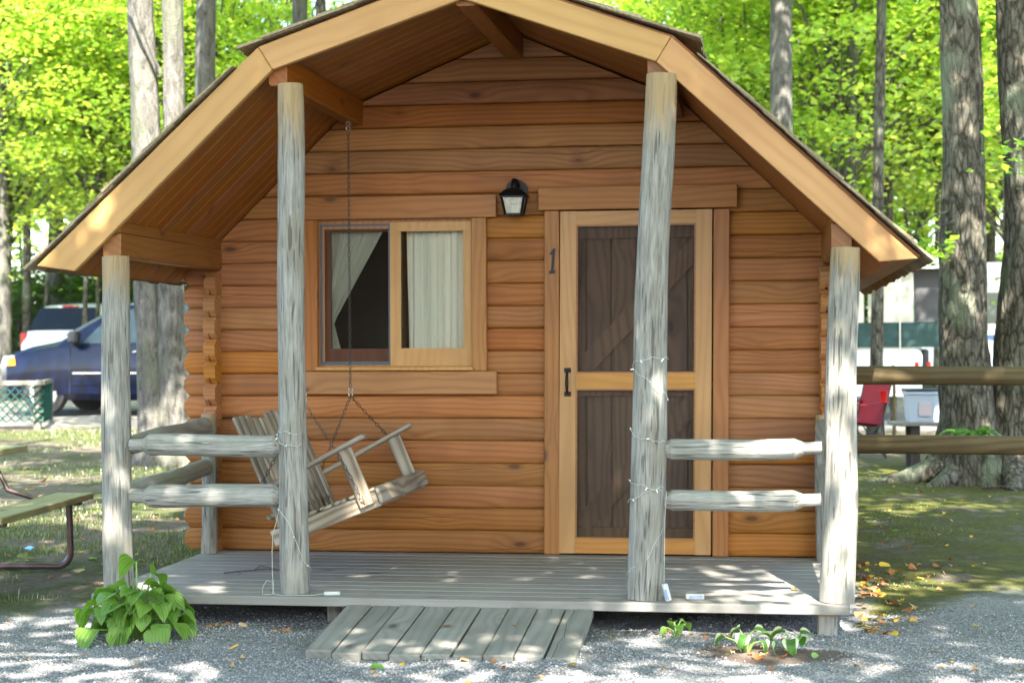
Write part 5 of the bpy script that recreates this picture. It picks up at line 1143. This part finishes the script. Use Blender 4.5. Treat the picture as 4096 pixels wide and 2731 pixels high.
# fallen leaves
def dry_mat(name, c):
    N = NT(name); r = N.rand(); col = N.mix(r, c, tuple(min(1, v*1.5+.02) for v in c)); col = N.mix(N.step(N.noise(N.tc(), 40., 3.), .5, .7), col, tuple(v*.55 for v in c))
    d = N.n('ShaderNodeBsdfPrincipled', {'Base Color': col, 'Roughness': .65}); t = N.n('ShaderNodeBsdfTranslucent', {'Color': col}); N.t.links.new(N.n('ShaderNodeMixShader', {0: .2, 1: d.outputs[0], 2: t.outputs[0]}).outputs[0], N.out.inputs[0]); return N.mat
DRY = {'brown': dry_mat('dry_brown_leaf', (.30, .115, .035)), 'tan': dry_mat('dry_tan_leaf', (.42, .26, .12)), 'yellow': dry_mat('yellow_leaf', (.55, .36, .03)), 'green': dry_mat('fallen_green_leaf', (.16, .30, .05))}
def fallen_mesh(seed, mat, oval=False):
    r_ = random.Random(seed); n = 5 if not oval else 0; pts = []
    if oval: pts = [(.42*math.sin(t)*(1-.1*math.cos(t)), -.62*math.cos(t)) for t in [6.283*j/14 for j in range(14)]]
    else:
        for k, (a, L) in enumerate(((-90, .28), (-62, .42), (-25, .72), (0, .46), (22, .86), (52, .50), (90, 1.0), (128, .50), (158, .86), (180, .46), (205, .72), (242, .42))):
            L *= r_.uniform(.85, 1.1); pts.append((L*.62*math.cos(R(a)), L*.62*math.sin(R(a))))
    cu, cv = r_.uniform(-.9, 1.2), r_.uniform(-.7, 1.)
    zf = lambda x, y: .5*cu*x*x+.5*cv*y*y+.15*math.sin(5*x+seed)+.1*x*y
    ring2 = [(x*.55, y*.55) for x, y in pts]; m_ = len(pts)
    vs_ = [(x, y, zf(x, y)) for x, y in pts]+[(x, y, zf(x, y)) for x, y in ring2]+[(0, 0, 0)]
    fs_ = [(i, (i+1) % m_, m_+(i+1) % m_, m_+i) for i in range(m_)]+[(m_+i, m_+(i+1) % m_, 2*m_) for i in range(m_)]
    return MB().add(vs_, fs_).mesh('fallen_leaf', mat, ang=3.)
FM = {k: [fallen_mesh(i*7+j, m_, j == 2) for j in range(4)] for i, (k, m_) in enumerate(DRY.items())}
rf = random.Random(77)
def drop(col, x, y, s, label, group, z=None, shape=None):
    me = FM[col][shape if shape is not None else rf.randrange(4)]
    zz = (gz(x, y)+.012*math.sin(x*9.1+y*2.3)*math.sin(y*7.7-x*3.1) if z is None else z)+s*.16
    tag(inst('fallen_leaf', me, None, (x, y, zz), (rf.uniform(-.45, .45), rf.uniform(-.45, .45), rf.uniform(0, 6.28)), (s, s, s)), label, 'leaf', group)
def on_ramp(x, t): return x, -1.91-t, -.032-t*.1065+.004
drop('brown', 1.80, -2.29, .045, 'curled brown leaf lying on the left half of the ramp', None, -.075)
drop('yellow', 2.12, -2.25, .038, 'yellow leaf lying on the middle of the ramp', None, -.072)
drop('green', 1.62, -2.93, .055, 'flat pale green leaf on the gravel below the ramp', None, None, 2)
drop('yellow', 3.42, -1.40, .045, 'yellow leaf on the deck near the right porch post', None, .0, 2)
drop('brown', 1.32, -1.78, .035, 'small dark red leaf on the deck right of the swing post', None, .0)
drop('green', .80, -1.70, .03, 'small green leaf on the deck left of the swing post', None, .0)
drop('tan', 1.30, -2.02, .05, 'tan leaf leaning by the footing beside the ramp', None)
cl_ = ['brown', 'tan', 'yellow', 'green']; nm_ = {'brown': 'dry brown', 'tan': 'dry tan', 'yellow': 'yellow', 'green': 'green'}
for i in range(78):                 # on the gravel in front
    x, y = rf.uniform(-.6, 4.7), rf.uniform(-3.35, -1.98)
    if 1.2 < x < 2.5 and y > -2.75: continue
    if .0 < x < .65 and y > -2.45: continue
    c = rf.choices(cl_, (5, 5, 3, 1))[0]; drop(c, x, y, rf.uniform(.022, .048), 'small %s leaf scattered on the gravel in front of the porch' % nm_[c], nm_[c]+' leaves on the front gravel')
for i in range(120):                # drift along the right side of the porch
    t = rf.random(); x, y = 3.72+rf.expovariate(9)+.12*t, -1.75+t*2.6
    c = rf.choices(cl_, (6, 4, 3, .4))[0]; drop(c, x, y, rf.uniform(.03, .06), '%s leaf in the drift along the right side of the porch' % nm_[c], nm_[c]+' leaves drifted beside the porch')
for i in range(34):                 # under the deck edge by the ramp
    x, y = rf.choice((rf.uniform(2.5, 3.3), rf.uniform(.5, 1.2))), rf.uniform(-1.99, -1.86)
    c = rf.choices(cl_, (5, 5, 2, 1))[0]; drop(c, x, y, rf.uniform(.03, .05), '%s leaf caught under the front edge of the deck' % nm_[c], nm_[c]+' leaves under the deck edge')
for i in range(46):                 # moss at right
    px, d = rf.uniform(1985, 2352), rf.uniform(8.8, 16.5); x, y = col_at(px, d)
    if x < 3.95: continue
    c = rf.choices(cl_, (4, 4, 4, 1))[0]; drop(c, x, y, rf.uniform(.025, .05), '%s leaf lying on the moss right of the cabin' % nm_[c], nm_[c]+' leaves on the moss')
for i in range(80):                 # grass at left
    px, d = rf.uniform(0, 430), 10.2+rf.random()**1.3*10; x, y = col_at(px, d)
    if x > -.3 and y < 4.2: continue
    c = rf.choices(cl_, (5, 4, 2, .6))[0]; drop(c, x, y, rf.uniform(.03, .06), '%s leaf lying on the grass left of the cabin' % nm_[c], nm_[c]+' leaves on the left grass')
for i in range(9):                  # bare patch around the small hostas
    c = rf.choices(cl_, (3, 5, 3, 1))[0]; drop(c, rf.uniform(3.05, 3.6), rf.uniform(-2.5, -2.25), rf.uniform(.03, .05), '%s leaf on the bare soil around the small hostas' % nm_[c], nm_[c]+' leaves on the bare patch')
